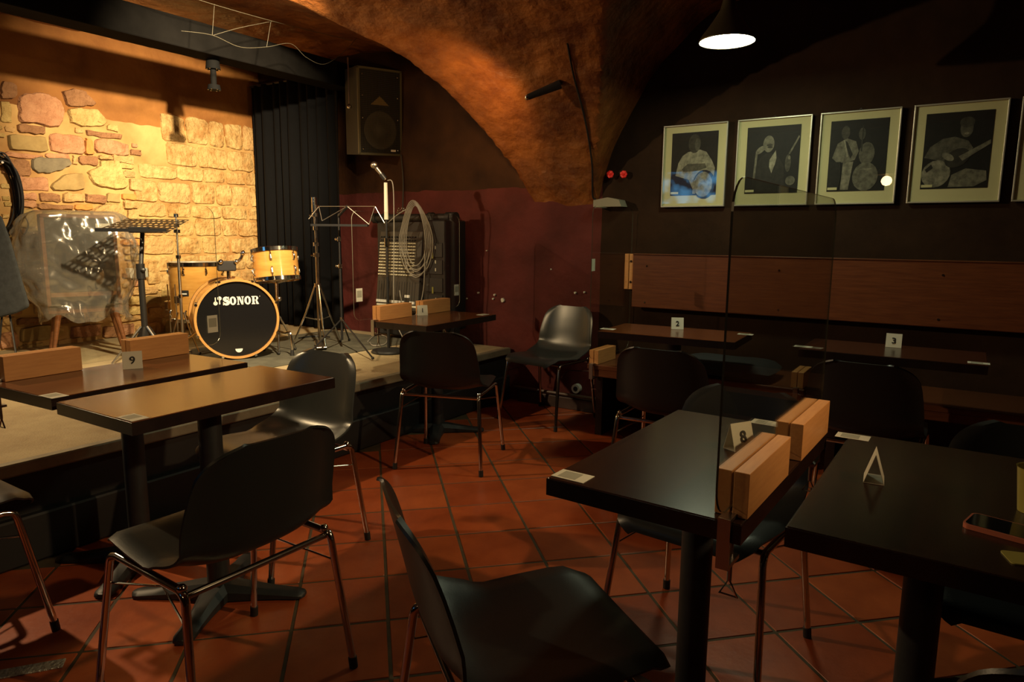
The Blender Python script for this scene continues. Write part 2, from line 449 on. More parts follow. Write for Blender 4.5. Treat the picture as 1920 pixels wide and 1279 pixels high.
vs_, fs_ = [], []
for j in range(ny + 1):
    y = FY - .05 + (BY + .06 - FY + .05) * j / ny
    for i in range(nx + 1):
        x = WX - .1 + (RX - WX + .2) * i / nx
        vs_.append((x, y, ceil_z(x, y)))
for j in range(ny):
    for i in range(nx):
        a = j * (nx + 1) + i
        fs_.append((a, a + 1, a + nx + 2, a + nx + 1))
ceiling = MB().add(vs_, fs_).build('ceiling', M['vault'])
tag(ceiling, kind='structure')
# springer foot where the vault lands on the back wall
# walls
def rough_wall(name, x0, x1, z0, z1, y, m, amp=.012, step=.06):
    n1, n2 = int((x1 - x0) / step), int((z1 - z0) / step); vs, fs = [], []
    for j in range(n2 + 1):
        for i in range(n1 + 1):
            x = x0 + (x1 - x0) * i / n1; z = z0 + (z1 - z0) * j / n2
            vs.append((x, y + noise.fractal(Vector((x * 2.5, z * 2.5, 9.0)), 1, 2.1, 4) * amp + max(0, 0.0), z))
    for j in range(n2):
        for i in range(n1):
            a = j * (n1 + 1) + i; fs.append((a, a + 1, a + n1 + 2, a + n1 + 1))
    b = len(vs); vs += [(x0, y + .15, z0), (x1, y + .15, z0), (x1, y + .15, z1), (x0, y + .15, z1)]
    fs.append((b + 3, b + 2, b + 1, b))
    o = MB().add(vs, fs).build(name, m); tag(o, kind='structure'); return o
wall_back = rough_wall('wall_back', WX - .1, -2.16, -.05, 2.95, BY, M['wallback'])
wall_pic = rough_wall('wall_right', -2.16, RX, -.05, 2.95, BY, M['walldark'], amp=.006)
tag(MB().box(((WX + RX) / 2, FY - .08, 1.45), (RX - WX, .16, 3.0)).build('wall_rear', M['walldark'], smooth=False), kind='structure')
tag(MB().box((RX + .08, (FY + BY) / 2, 1.45), (.16, BY - FY, 3.0)).build('wall_side', M['walldark'], smooth=False), kind='structure')
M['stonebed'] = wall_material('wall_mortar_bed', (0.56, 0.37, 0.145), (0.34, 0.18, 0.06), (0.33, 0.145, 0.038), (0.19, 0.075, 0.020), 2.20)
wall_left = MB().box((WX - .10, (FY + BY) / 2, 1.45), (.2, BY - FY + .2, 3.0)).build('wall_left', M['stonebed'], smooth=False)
tag(wall_left, kind='structure')

# stones of the left wall, each traced on the wall plane
STB = []
def stone(poly, mk, th=0.028, rnd=0.18, name='stone', jit=.006):
    """poly: list of (y,z) on the wall"""
    n = len(poly); P = [Vector(p) for p in poly]
    STB.append((min(p.x for p in P), max(p.x for p in P), min(p.y for p in P), max(p.y for p in P)))
    cen = sum(P, Vector((0, 0))) / n
    out = []
    for i in range(n):                     # round the corners, break up the edges
        a, b, c = P[i - 1], P[i], P[(i + 1) % n]
        out.append(b + (a - b) * rnd); out.append(b + (a - b) * rnd * .25 + (c - b) * rnd * .25); out.append(b + (c - b) * rnd)
        if (c - b).length > .12: out.append(b.lerp(c, .38)); out.append(b.lerp(c, .62))
    out = [p + Vector((random.uniform(-jit, jit), random.uniform(-jit, jit))) for p in out]
    m = len(out); vs = []; fs = []
    tilt = (random.uniform(-.05, .05), random.uniform(-.05, .05))
    for sc, d in ((1.0, -0.01), (0.985, th * .55), (0.93, th)):
        for p in out:
            q = cen + (p - cen) * sc
            dd = d + ((q.x - cen.x) * tilt[0] + (q.y - cen.y) * tilt[1] if d > 0 else 0) + (random.uniform(-.003, .003) if d > 0 else 0)
            vs.append((WX + dd, q.x, q.y))
    for sc in (.5,):
        for p in out:
            q = cen + (p - cen) * sc
            vs.append((WX + th + random.uniform(-.002, .006), q.x, q.y))
    for k in range(3):
        for i in range(m):
            j = (i + 1) % m; fs.append((k * m + i, k * m + j, (k + 1) * m + j, (k + 1) * m + i))
    fs.append(tuple(range(3 * m, 4 * m)))
    MB().add(vs, fs).build(name, STONE[mk], wall_left)
def W(px, py):
    p = at_x(px, py, WX); return (p.y, p.z)
def sbox(x0, y0, x1, y1, mk, th=.026):
    # courses are level on the wall: carry the level of the left end across
    a, b = W(x0, y0), W(x0, y1); c = W(x1, (y0 + y1) / 2)
    h = b[1] - a[1]
    stone([(a[0], a[1]), (c[0], a[1] + random.uniform(-.01, .01)), (c[0], b[1] + random.uniform(-.01, .01)), (b[0], b[1])], mk, th=th + random.uniform(-.008, .01))
polys = [
 ('p', [(31, 178), (75, 172), (110, 185), (119, 203), (118, 225), (105, 240), (60, 232), (33, 228)]),
 ('y', [(124, 204), (150, 202), (182, 205), (200, 228), (195, 236), (150, 238), (130, 230)]),
 ('b', [(113, 170), (150, 166), (182, 196), (150, 201), (122, 199)]),
 ('g', [(58, 294), (130, 298), (133, 310), (105, 322), (70, 326), (58, 318)]),
 ('v', [(93, 350), (113, 330), (156, 322), (159, 357), (99, 358)]),
 ('y', [(160, 322), (184, 313), (186, 300), (220, 300), (229, 322), (238, 350), (225, 356), (178, 350)]),
 ('y', [(75, 394), (140, 395), (162, 408), (160, 420), (78, 424)]),
 ('t', [(168, 398), (190, 382), (226, 383), (236, 408), (220, 422), (168, 422)]),
 ('b', [(0, 153), (27, 155), (29, 186), (0, 187)]),
]
for mk, pl in polys: stone([W(*p) for p in pl], mk, th=.034, rnd=.22)
boxes = '''0 189 19 229 y;200 234 219 243 y;160 243 226 254 b;92 248 156 284 p;158 259 172 289 o;176 259 240 286 p;14 250 87 280 v;32 232 83 248 b;0 284 79 293 p;
85 286 130 295 p;208 289 248 303 t;146 291 182 308 b;183 290 207 298 t;0 296 56 326 b;134 292 144 308 t;22 330 91 355 p;224 305 250 316 y;231 320 252 331 t;241 335 264 357 t;
72 361 113 377 b;116 361 156 378 t;158 363 197 380 b;198 362 224 379 v;228 364 254 374 o;25 361 68 373 p;27 376 66 387 p;69 381 134 391 b;138 383 173 394 o;230 377 258 390 t;
21 390 65 427 v;238 393 258 412 t;17 430 46 440 p;48 424 75 436 y;20 442 52 466 y;54 440 88 466 b;16 470 50 490 t;52 470 96 492 y;10 494 46 514 b;50 496 92 518 t;96 470 150 500 y;155 440 215 470 t;
155 474 215 505 y;98 505 150 530 b;155 510 220 535 y;8 520 60 545 t;64 534 120 560 p;125 540 180 562 y;10 550 58 572 b;62 565 115 590 t;120 566 190 590 b;0 575 40 594 p;
225 437 268 446 t;226 449 268 460 o;230 463 266 476 t;233 479 266 488 y;275 490 298 534 w;238 491 266 505 t;244 526 266 538 p;244 541 297 553 t;228 557 263 571 y;265 556 300 571 v;240 576 275 590 y;
278 576 303 597 t;222 594 268 604 t;300 540 322 570 y;300 573 322 596 t;306 602 345 630 v;222 608 250 630 p;254 608 300 632 t;0 624 33 655 p;36 615 100 643 v;34 648 82 660 y;30 598 85 611 b;0 597 27 610 t;
131 612 190 634 p;100 598 150 610 b;154 596 215 608 t;104 638 160 650 t;192 612 220 634 b;350 605 400 632 v;404 600 450 628 v;455 590 497 622 t'''
for b in boxes.replace('\n', '').split(';'):
    q = b.split(); sbox(*[float(v) for v in q[:4]], q[4])
nfill = 0
for k in range(6000):
    if nfill > 95: break
    cy, cz = random.uniform(W(-20, 400)[0], W(262, 400)[0]), random.uniform(.50, 2.26)
    if cz > 2.0 and cy > W(150, 200)[0]: continue
    w_, h_ = random.choice(((.13, .055), (.09, .045), (.06, .035), (.10, .06), (.045, .03)))
    g_ = .007
    if any(cy + w_ / 2 + g_ > a_ and cy - w_ / 2 - g_ < b_ and cz + h_ / 2 + g_ > c_ and cz - h_ / 2 - g_ < d_ for a_, b_, c_, d_ in STB): continue
    stone([(cy - w_ / 2, cz + h_ / 2), (cy + w_ / 2, cz + h_ / 2), (cy + w_ / 2, cz - h_ / 2), (cy - w_ / 2, cz - h_ / 2)], random.choice('tyypbtw'), th=random.uniform(.012, .024), jit=.004)
    nfill += 1
# lime-washed ashlar towards the curtain: level courses of big blocks
rows = [(2.62, 2.30), (2.285, 2.06), (2.045, 1.86), (1.845, 1.735), (1.72, 1.535), (1.52, 1.41), (1.395, 1.25), (1.235, 1.09), (1.075, 0.94), (.925, .78), (.765, .62), (.605, .46)]
for k, (zt, zb) in enumerate(rows):
    ys = W(300, 300)[0] - (.22 if k > 2 else -.05) + random.uniform(-.04, .04) + (.12 if k > 8 else 0)
    if k == 0: continue
    while ys < BY - .05:
        w = random.uniform(.16, .34); ye = min(ys + w, BY - .03)
        if ye - ys > .05:
            j = random.uniform(-.012, .012)
            stone([(ys, zt + j), (ye - .012, zt + random.uniform(-.012, .012)), (ye - .012, zb), (ys, zb)], random.choice('wwwwtw'), th=random.uniform(.010, .022), rnd=.16)
        ys = ye

# ------------------------------------------------------------------ stage
stage = empty('trim_1', kind='structure')
stage.name = 'floor_stage'
SY0 = FY + .1
for k in range(6):
    y0 = -1.2 + k * .95; y1 = min(y0 + .944, BY - .02)
    MB().box(((WX + SX - .05) / 2, (y0 + y1) / 2, SZ - .02), (SX - .05 - WX, y1 - y0, .04), bev=.004).build('deck_panel', M['stage'], stage, smooth=False)
MB().box((SX - .025, (-1.2 + BY) / 2, SZ - .022), (.05, BY + 1.2 - .04, .05), bev=.006).build('nosing', M['nosing'], stage, smooth=False)
MB().box((SX - .07, (-1.2 + BY) / 2, .21), (.06, BY + 1.2 - .04, .33)).build('front_panel', M['stagefront'], stage, smooth=False)
MB().box((SX - .035, (-1.2 + BY) / 2, .10), (.06, BY + 1.2 - .04, .19), bev=.008).build('kick_board', M['stagefront'], stage, smooth=False)
o = MB().box((-4.235, 3.48, SZ + .0041), (1.05, 1.50, .008), bev=.003).build('stage_rug', M['rug'], smooth=False)
tag(o, 'thin grey green rug lying under the drum kit on the stage', 'rug')
# ceiling beam above the stage
beam = MB().box((-4.52, (FY + BY) / 2 + .9, 2.575), (.20, BY - FY - 1.9, .19), bev=.006).build('trim_2', M['beam'], smooth=False)
tag(beam, kind='structure')
# skirting pipe along the back wall
sk = MB().box((-2.45 + 2.9, BY - .02, .045), (6.6 - .05, .04, .09), bev=.006).build('baseboard_back', M['skirt'], smooth=False)
tag(sk, kind='structure')
o = MB().tube([(-2.85, BY - .045, .115), (-1.85, BY - .045, .112)], .012).build('wall_pipe', M['pipe'])
tag(o, 'thin painted pipe running along the foot of the purple wall', 'pipe')
# curtain
def curtain():
    t = empty('stage_curtain', (0, 0, 0), label='black floor length curtain hanging beside the stone wall', cat='curtain')
    vs, fs = [], []; x0, x1 = -5.78, -4.58; n = 120; m = 14
    for j in range(m + 1):
        z = SZ + .02 + (2.62 - SZ) * j / m
        for i in range(n + 1):
            s = i / n; x = x0 + (x1 - x0) * s
            d = .035 * math.sin(s * 62 + .6 * math.sin(s * 17)) + .018 * math.sin(s * 23 + j * .1)
            d *= .6 + .4 * (1 - j / m)
            vs.append((x, 4.27 + d, z))
    for j in range(m):
        for i in range(n):
            a = j * (n + 1) + i; fs.append((a, a + 1, a + n + 2, a + n + 1))
    cl = MB().add(vs, fs).build('curtain_cloth', M['curtain'], t)
    sm = cl.modifiers.new('thickness', 'SOLIDIFY'); sm.thickness = .004
    MB().cyl((x0, 4.27, 2.64), (x1, 4.27, 2.64), .012).build('curtain_rail', M['black'], t)
curtain()

# ------------------------------------------------------------------ shell chairs
def chair_shell():
    prof = smoothpath([(.238, .418, 0), (.228, .442, 0), (.175, .454, 0), (.06, .444, 0), (-.06, .434, 0), (-.145, .440, 0), (-.200, .474, 0), (-.228, .540, 0), (-.247, .62, 0), (-.264, .69, 0), (-.276, .735, 0), (-.283, .760, 0), (-.286, .772, 0)], 3)
    wt = [(0, .150), (.012, .168), (.03, .186), (.06, .202), (.12, .216), (.25, .224), (.45, .228), (.55, .229), (.62, .228), (.72, .225), (.80, .219), (.87, .212), (.915, .203), (.945, .190), (.97, .168), (.987, .142), (1.0, .110)]
    L = [0.0]
    for a, b in zip(prof, prof[1:]): L.append(L[-1] + (b - a).length)
    n, m = len(prof), 17
    V = []
    for i, p in enumerate(prof):
        s = L[i] / L[-1]; hw = lerp_table(wt, s)
        back = max(0.0, min(1.0, (p.y - .44) / .12))
        for j in range(m):
            t = -1 + 2 * j / (m - 1)
            x = hw * t
            at = abs(x) / .226
            te = abs(t)
            y = p.x + back * .045 * at ** 2.4 + (1 - back) * 0.0
            z = p.y + (1 - back) * (.016 * at ** 3 * (1 if s > .1 else .2)) 
            if .38 < s < .66:                     # flange sweeping up from seat to back
                k = math.sin(PI * (s - .38) / .28)
                y += .030 * k * at ** 3; z += .022 * k * at ** 3
            if te > .99:                          # rolled rim
                z -= .013 * (1 - back); y -= .011 * back
            V.append(Vector((x, y, z)))
    F = []
    for i in range(n - 1):
        for j in range(m - 1):
            a = i * m + j; F.append((a, a + 1, a + m + 1, a + m))
    N = [Vector() for _ in V]
    for f in F:
        nn = (V[f[1]] - V[f[0]]).cross(V[f[3]] - V[f[0]])
        for k in f: N[k] += nn
    th = .0065
    V2 = [v - nn.normalized() * th if nn.length > 0 else v for v, nn in zip(V, N)]
    k = len(V); F2 = [tuple(reversed([q + k for q in f])) for f in F]
    border = [j for j in range(m)] + [i * m + m - 1 for i in range(1, n)] + [(n - 1) * m + j for j in range(m - 2, -1, -1)] + [i * m for i in range(n - 2, 0, -1)]
    rim = [(border[q], border[(q + 1) % len(border)], border[(q + 1) % len(border)] + k, border[q] + k) for q in range(len(border))]
    return MB().add(V + V2, F + F2 + rim)
SHELL = chair_shell()
def make_chair(label, plastic):
    t = empty('shell_chair', label=label, cat='chair')
    SHELL.build('seat_shell', plastic, t)
    for sx in (-1, 1):
        for sy in (1, -1):
            foot = Vector((sx * .246, .240 if sy > 0 else -.245, .012)); knee = Vector((sx * .219, .185 * sy - .01, .395)); top = Vector((sx * .214, .150 * sy - .01, .422))
            lg = MB().tube([foot, foot.lerp(knee, .5), knee] + [q for q in smoothpath([knee, knee + (knee - foot).normalized() * .02 + Vector((0, -.006 * sy, 0)), top], 4)][1:], .0105, 10).build('leg', M['chrome'], t)
            MB().cyl(foot - Vector((0, 0, .0115)), foot + (knee - foot).normalized() * .022, .0128, n=10).build('foot_cap', M['rubber'], lg)
        MB().cyl((sx * .214, .142, .422), (sx * .214, -.162, .422), .0105, n=10).build('side_rail', M['chrome'], t)
        f1, r1 = Vector((sx * .2235, .193, .335)), Vector((sx * .2235, -.203, .335))
        MB().tube([f1, f1.lerp(r1, .5) + Vector((-sx * .05, 0, .03)), r1], .0032, 6).build('brace', M['chrome'], t)
    MB().cyl((-.214, .145, .420), (.214, .145, .420), .009, n=10).build('cross_bar', M['chrome'], t)
    MB().cyl((-.216, -.178, .408), (.216, -.178, .408), .009, n=10).build('cross_bar', M['chrome'], t)
    for sx in (-1, 1):
        MB().ball((sx * .214, -.172, .428), .013).build('frame_knuckle', M['chrome'], t)
    return t
ch_dark = make_chair('', M['plastic'])
ch_light = make_chair('', M['plastic_l'])
used = {ch_dark.name: False, ch_light.name: False}
def chair(x, y, heading, label, base=None):
    base = base or ch_dark
    if not used[base.name]: used[base.name] = True; c = base
    else: c = copy_tree(base)
    c.location = (x, y, .0025); c.rotation_euler = (0, 0, R(heading - 90)); c['label'] = label; c['group'] = 'plastic shell chairs'
    return c
chair(-2.37, 2.985, 110, 'dark shell chair with its back turned, drawn up to table 1 by the stage')
chair(-2.375, 4.075, -96, 'grey shell chair standing in the corner against the purple wall', ch_light)
chair(-1.66, 1.065, 178.5, 'dark shell chair at the long side of the table beside table 9')
chair(-2.245, 1.705, -90, 'grey shell chair at the far end of the table beside table 9', ch_light)
chair(-2.59, 0.665, 90, 'dark shell chair at the end of table 9, only seat corner and leg showing')
chair(-1.125, 3.165, 92, 'near black shell chair under the pendant lamp, back turned')
chair(-0.30, 3.335, 88, 'near black shell chair facing the bench at the table numbered three')
chair(-0.585, 2.01, -95, 'dark shell chair tucked under table 8 facing its acrylic screen')
chair(-0.705, 1.135, 53, 'dark shell chair turned at an angle towards the corner of table 8')
chair(0.205, 1.985, -92, 'dark shell chair behind the table with the phone')
chair(0.235, 1.235, 92, 'dark shell chair pushed in at the near end of the table with the phone')

# ------------------------------------------------------------------ pedestal tables
TZ = 0.75
def make_table(topmat):
    t = empty('pedestal_table', cat='table')
    MB().box((0, 0, TZ - .020), (.42, .745, .040), bev=.004).build('table_top', [topmat], t, smooth=False)
    MB().box((0, 0, TZ - .0205), (.4212, .7462, .037)).build('edge_band', M['edge'], t, smooth=False)
    MB().cyl((0, 0, .04), (0, 0, TZ - .045), .038, n=24).build('column', M['iron'], t)
    MB().box((0, 0, TZ - .046), (.26, .26, .010)).build('mounting_plate', M['iron'], t, smooth=False)
    for k in range(4):
        a = R(33 + 90 * k); Mx = Matrix.Rotation(a, 4, 'Z')
        vs, fs = [], []
        st = [(.0, .050, .060), (.06, .046, .056), (.14, .036, .042), (.22, .032, .030), (.275, .033, .024), (.295, .026, .020), (.303, .012, .018)]
        for (r, w, h) in st:
            for (yy, zz) in ((-w, .004), (-w, h * .6), (-w * .55, h), (w * .55, h), (w, h * .6), (w, .004)): vs.append(Mx @ Vector((r, yy, zz)))
        for i in range(len(st) - 1):
            for q in range(6):
                fs.append((i * 6 + q, i * 6 + (q + 1) % 6, (i + 1) * 6 + (q + 1) % 6, (i + 1) * 6 + q))
        fs += [(5, 4, 3, 2, 1, 0), tuple(range((len(st) - 1) * 6, len(st) * 6))]
        MB().add(vs, fs).build('base_arm', M['iron'], t)
    return t
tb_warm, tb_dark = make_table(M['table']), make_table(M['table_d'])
tused = set()
def table(x, y, rz, label, base):
    if base.name not in tused: tused.add(base.name); t = base
    else: t = copy_tree(base)
    t.location = (x, y, .003); t.rotation_euler = (0, 0, R(rz)); t['label'] = label; t['group'] = 'small pedestal tables'
    return t
table(-2.100, 1.327, 1, 'brown pedestal table without number card, beside table 9', tb_warm)
table(-2.600, 1.322, 3.5, 'brown pedestal table numbered nine with two wooden blocks, paired with a plain one', tb_warm)
table(-2.795, 3.375, 2, 'brown pedestal table numbered one at the corner of the stage by the mixer', tb_warm)
table(-1.318, 3.655, 93, 'red brown pedestal table under the pendant lamp, numbered two', tb_warm)
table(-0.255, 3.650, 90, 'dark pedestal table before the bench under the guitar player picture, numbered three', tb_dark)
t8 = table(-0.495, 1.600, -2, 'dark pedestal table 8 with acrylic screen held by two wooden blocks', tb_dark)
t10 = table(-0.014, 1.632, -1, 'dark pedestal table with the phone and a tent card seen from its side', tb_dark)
for ch_ in list(t8.children) + list(t10.children):
    if ch_.name.startswith('base_arm'): ch_.rotation_euler = (0, 0, R(34))
TT = TZ + .0034

# wooden holders for the acrylic screens, each with its screw clamp
def holder(loc, rz, length, label, end=-1, w=.062, h=.088, group='wooden screen holders', drop=.046, gap=.034):
    t = empty('screen_holder', loc, R(rz), label, 'wooden block', group)
    for sx in (-1, 1):      # two cheeks with the slot between them
        MB().box((sx * (w / 4 + .00115), 0, h / 2), (w / 2 - .0023, length, h), bev=.001).build('cheek', M['beech'], t, smooth=False)
    MB().box((0, 0, .004), (.0042, length - .006, .008)).build('slot_bed', M['beech'], t, smooth=False)
    t.location.z += .0006
    y = end * (length / 2 + gap); b = MB()
    b.box((0, y, -.0425), (.024, .007, .0985)); b.box((0, y - end * .032, -.088), (.024, .064, .008)); b.box((0, y - end * (gap / 2), .0042), (.024, gap + .004, .006))
    b.build('clamp_bar', M['steel'], t, smooth=False)
    ys = y - end * .048
    s = MB().cyl((0, ys, -.135), (0, ys, -drop - .004), .005, n=10).build('clamp_screw', M['steel'], t)
    MB().tube([(0, ys, -.132), (-.017, ys, -.165), (.017, ys, -.165)], .0028, 6, closed=True).build('clamp_handle', M['chrome'], s)
    return t
def rounded_rect(w, h, r, k=6):
    pts = []
    for cx, cy, a0 in ((w / 2 - r, h / 2 - r, 0), (-w / 2 + r, h / 2 - r, 90), (-w / 2 + r, -h / 2 + r, 180), (w / 2 - r, -h / 2 + r, 270)):
        for i in range(k + 1):
            a = R(a0 + 90 * i / k); pts.append((cx + r * math.cos(a), cy + r * math.sin(a)))
    return pts
def screen(center, rz, w, h, label, r=.05, rim='glassrim', stickers=()):
    """upright acrylic sheet; rz turns the sheet's width axis (0 = along x)"""
    t = empty('acrylic_screen', center, R(rz), label, 'screen', 'acrylic table screens')
    Mx = Matrix.Rotation(PI / 2, 4, 'X')
    pl = rounded_rect(w, h, r); n = len(pl)
    vs = [Mx @ Vector((x, y, z)) for z in (-.002, .002) for x, y in pl]
    MB().add(vs, [tuple(reversed(range(n))), tuple(range(n, 2 * n))]).build('sheet', M['glass'], t, smooth=False)
    MB().add(vs, [(i, (i + 1) % n, n + (i + 1) % n, n + i) for i in range(n)]).build('sheet_rim', M[rim], t, smooth=False)
    for (sx, sz) in stickers:
        s = MB().box((sx, -.0028, sz), (.052, .0008, .078)).build('sticker', M['paper'], t, smooth=False)
        MB().box((sx, -.0034, sz + .006), (.040, .0004, .040)).build('sticker_print', M['paper2'], s, smooth=False)
    return t
def on_sheet(c, rz, d): return (c[0] + math.cos(R(rz)) * d, c[1] + math.sin(R(rz)) * d, TT)
# table 9
c9, c1, c8 = (-2.806, 1.345, 1.080), (-2.993, 3.365, 1.090), (-.3145, 1.590, 1.074)
holder(on_sheet(c9, 93.5, -.235), 3.5, .26, 'beech block at the clamped near end of table 9', gap=.058)
holder(on_sheet(c9, 93.5, .215), 3.5, .26, 'beech block on table 9 nearest the bass drum', end=1, gap=.024)
screen(c9, 93.5, 1.06, .62, 'clear acrylic screen standing on table 9 in front of the bass drum', rim='glassrim2', stickers=[(.49, -.215)])
# table 1
holder(on_sheet(c1, 92, -.190), 2, .30, 'beech block on table 1 beside the tripod foot of the music stand')
holder(on_sheet(c1, 92, .225), 2, .30, 'beech block on table 1 in front of the mixer rack', end=1, gap=.024)
screen(c1, 92, 1.06, .64, 'clear acrylic screen standing on table 1 in front of the mixer', rim='glassrim2', stickers=[(-.485, -.17), (.49, -.20)])
# table 8
holder(on_sheet(c8, 88, -.190), -2, .30, 'beech block on table 8 with its clamp hanging free at the corner')
holder(on_sheet(c8, 88, .228), -2, .30, 'beech block on table 8 at the end by the tucked chair', end=1, gap=.024)
screen(c8, 88, .86, .60, 'clear acrylic screen standing on table 8', r=.06)
# bench end screen
holder((-1.915, 3.99, .4735), 0, .26, 'beech block lying on the end of the wall bench with a clamp below', drop=.080)
h2 = empty('screen_holder', (-1.915, 4.382, 1.04), 0, 'slim upright beech block fixed to the end of the bench back', 'wooden block', 'wooden screen holders')
for sx in (-1, 1): MB().box((sx * .017, 0, 0), (.0280, .05, .24), bev=.002).build('cheek', M['beech'], h2, smooth=False)
for z in (-.07, .07): MB().cyl((.017, -.025, z), (.017, -.030, z), .008, n=10).build('screw', M['chrome'], h2)
screen((-1.915, 4.095, .985), 90, .60, .95, 'clear acrylic screen standing at the end of the wall bench', stickers=[])
# the sticker of the bench screen sits on its free edge
s = MB().box((-1.918, 3.825, 1.100), (.0008, .05, .075)).build('sticker', M['paper'], None, smooth=False)
scr = [o for o in bpy.data.objects if o.get('label') == 'clear acrylic screen standing at the end of the wall bench'][0]
s.parent = scr; s.matrix_parent_inverse = (Matrix.Translation((-1.915, 4.095, .985)) @ Matrix.Rotation(R(90), 4, 'Z')).inverted()
# between tables 2 and 3
holder((-.70, 3.97, .4735), 0, .22, 'beech block on the wall bench in the gap between the two numbered tables', drop=.080)

# number cards: folded tents
def tent(x, y, rz, number, label, z=TT):
    t = empty('number_card', (x, y, z), R(rz), label, 'table number', 'table number cards')
    w, hh, d, th = .068, .066, .040, .0012
    for s in (1, -1):
        b = MB(); ang = math.atan2(d / 2, hh)
        b.add([(-w / 2, -s * d / 2, 0), (w / 2, -s * d / 2, 0), (w / 2, 0, hh), (-w / 2, 0, hh), (-w / 2, -s * d / 2 + s * th, 0), (w / 2, -s * d / 2 + s * th, 0), (w / 2, s * th * .1, hh - th), (-w / 2, s * th * .1, hh - th)],
              [(0, 1, 2, 3), (7, 6, 5, 4), (0, 4, 5, 1), (1, 5, 6, 2), (2, 6, 7, 3), (3, 7, 4, 0)])
        b.build('card_face', M['paper'], t, smooth=False)
    MB().box((0, 0, .0008), (w, d, .0012)).build('card_base', M['paper'], t, smooth=False)
    if number:
        o = bpy.data.objects.new('number', text_mesh(number, .040, M['ink'], .0007)); C.objects.link(o); o.parent = t
        o.location = (0, -d / 4 - .0024, hh * .48); o.rotation_euler = (PI / 2 - math.atan2(d / 2, hh), 0, 0)
    return t
tent(-2.655, 1.372, 62, '9', 'white number card 9 between two wooden blocks')
tent(-2.950, 3.415, 52, '1', 'white number card 1 on the table by the mixer rack')
tent(-1.348, 3.775, 25, '2', 'white number card two on the table under the pendant lamp')
tent(-.258, 3.775, 2, '3', 'white number card three on the table without a lamp before the bench')
tent(-.430, 1.690, 60, '8', 'white number card 8 seen through the acrylic screen')
tent(-.125, 1.630, 95, '', 'white tent card with its open side showing on the phone table')
# flat labels stuck to the tables
def sticker(x, y, rz, label, z=TT):
    t = empty('table_label', (x, y, z), R(rz), label, 'label', 'flat labels on the tables')
    MB().box((0, 0, .0004), (.052, .080, .0008)).build('label_card', M['paper'], t, smooth=False)
    MB().box((0, .006, .0009), (.040, .044, .0002)).build('label_print', M['paper2'], t, smooth=False)
def st_px(px, py, rz, label, z=TT):
    p = at_z(px, py, z); sticker(p.x, p.y, rz, label, z)
st_px(101, 742, 93, 'white label at the near corner of table 9')
st_px(249, 783, 91, 'white label at the near corner of the table beside table 9')
st_px(905, 590, 2, 'white label at the far end of table 1')
st_px(1140, 617, 93, 'white label at the end of table 2 by the corner chair')
st_px(1398, 627, 93, 'white label on the red brown lamp lit table, end away from the corner chair')
st_px(1506, 650, 90, 'white label on the table numbered three, end beside the bench gap')
st_px(1835, 681, 90, 'white label at the outer end of table 3')
st_px(1074, 893, 88, 'white label at the near left corner of table 8')
st_px(1437, 793, 88, 'white label on table 8 by the tucked chair')
st_px(1599, 819, 89, 'white label at the far corner of the phone table')

# phone and cup on the near right table
p0 = at_z(1838, 1003, TT); ph = empty('phone', at_z(1905, 1003, TT), R(-14), 'black phone in a coral case lying on the dark table', 'phone')
Mx = Matrix()
MB().prism(rounded_rect(.150, .074, .011), .009).build('phone_case', M['phonecase'], ph)
MB().prism(rounded_rect(.143, .067, .009), .0006, z0=.009).build('phone_screen', M['screen'], ph)
cp = MB().lathe([(0, 0), (.026, 0), (.034, .085), (.036, .088), (.033, .087), (.025, .006), (0, .006)], 24).build('cup', M['yellowcup'], loc=at_z(1938, 960, TT))
tag(cp, 'straw coloured cup behind the phone', 'cup')
sl = MB().prism(rounded_rect(.06, .05, .006), .002).build('paper_slip', M['yellowcup'], loc=at_z(1925, 1050, TT), rot=(0, 0, .3))
tag(sl, 'straw coloured slip of paper by the phone', 'paper')
# tread strip on the floor
a, b = at_z(-60, 1279, 0), at_z(121, 1246, 0)
d = b - a
o = MB().box((0, 0, .005), (d.length, .045, .006), bev=.002).build('tread_strip', M['metalstrip'], smooth=False, loc=(a + b) / 2, rot=(0, 0, math.atan2(d.y, d.x)))
tag(o, 'short silvery ribbed strip lying on the tiles', 'strip')

# ------------------------------------------------------------------ wall bench
def bench(x0, x1, label):
    t = empty('wall_bench', ((x0 + x1) / 2, 4.1, 0), 0, label, 'bench')
    w = x1 - x0
    MB().box((0, 0, .457), (w, .50, .032), bev=.005).build('seat_board', M['seatw'], t, smooth=False)
    MB().box((0, -.236, .425), (w - .02, .022, .055), bev=.003).build('front_rail', M['seatw'], t, smooth=False)
    for sx in (-1, 1): MB().box((sx * (w / 2 - .06), .02, .20), (.045, .42, .40)).build('leg_panel', M['edge'], t, smooth=False)
    MB().box((0, .20, .22), (w - .1, .02, .40)).build('rear_panel', M['edge'], t, smooth=False)
bench(-1.955, -.66, 'short brown wooden bench seat carrying a dark cushion')
bench(-.58, 1.60, 'long brown wooden bench seat below the bass and guitar pictures')
t = empty('bench_back', (0, 4.36, 0), 0, 'long brown wooden backrest board fixed to the picture wall', 'backrest')
MB().box((-.02, 0, .980), (3.72, .035, .355), bev=.004).build('back_board', M['panel'], t, smooth=False)
MB().box((-.02, -.010, 1.160), (3.72, .028, .008), bev=.002).build('top_strip', M['seatw'], t, smooth=False)
for px, py in ((1213, 499), (1209, 567), (1461, 507), (1459, 581), (1768, 516), (1759, 599)):
    p = at_y(px, py, 4.342); MB().cyl((p.x, -.018, p.z), (p.x, -.0215, p.z), .006, n=10).build('screw_cap', M['chrome'], t)
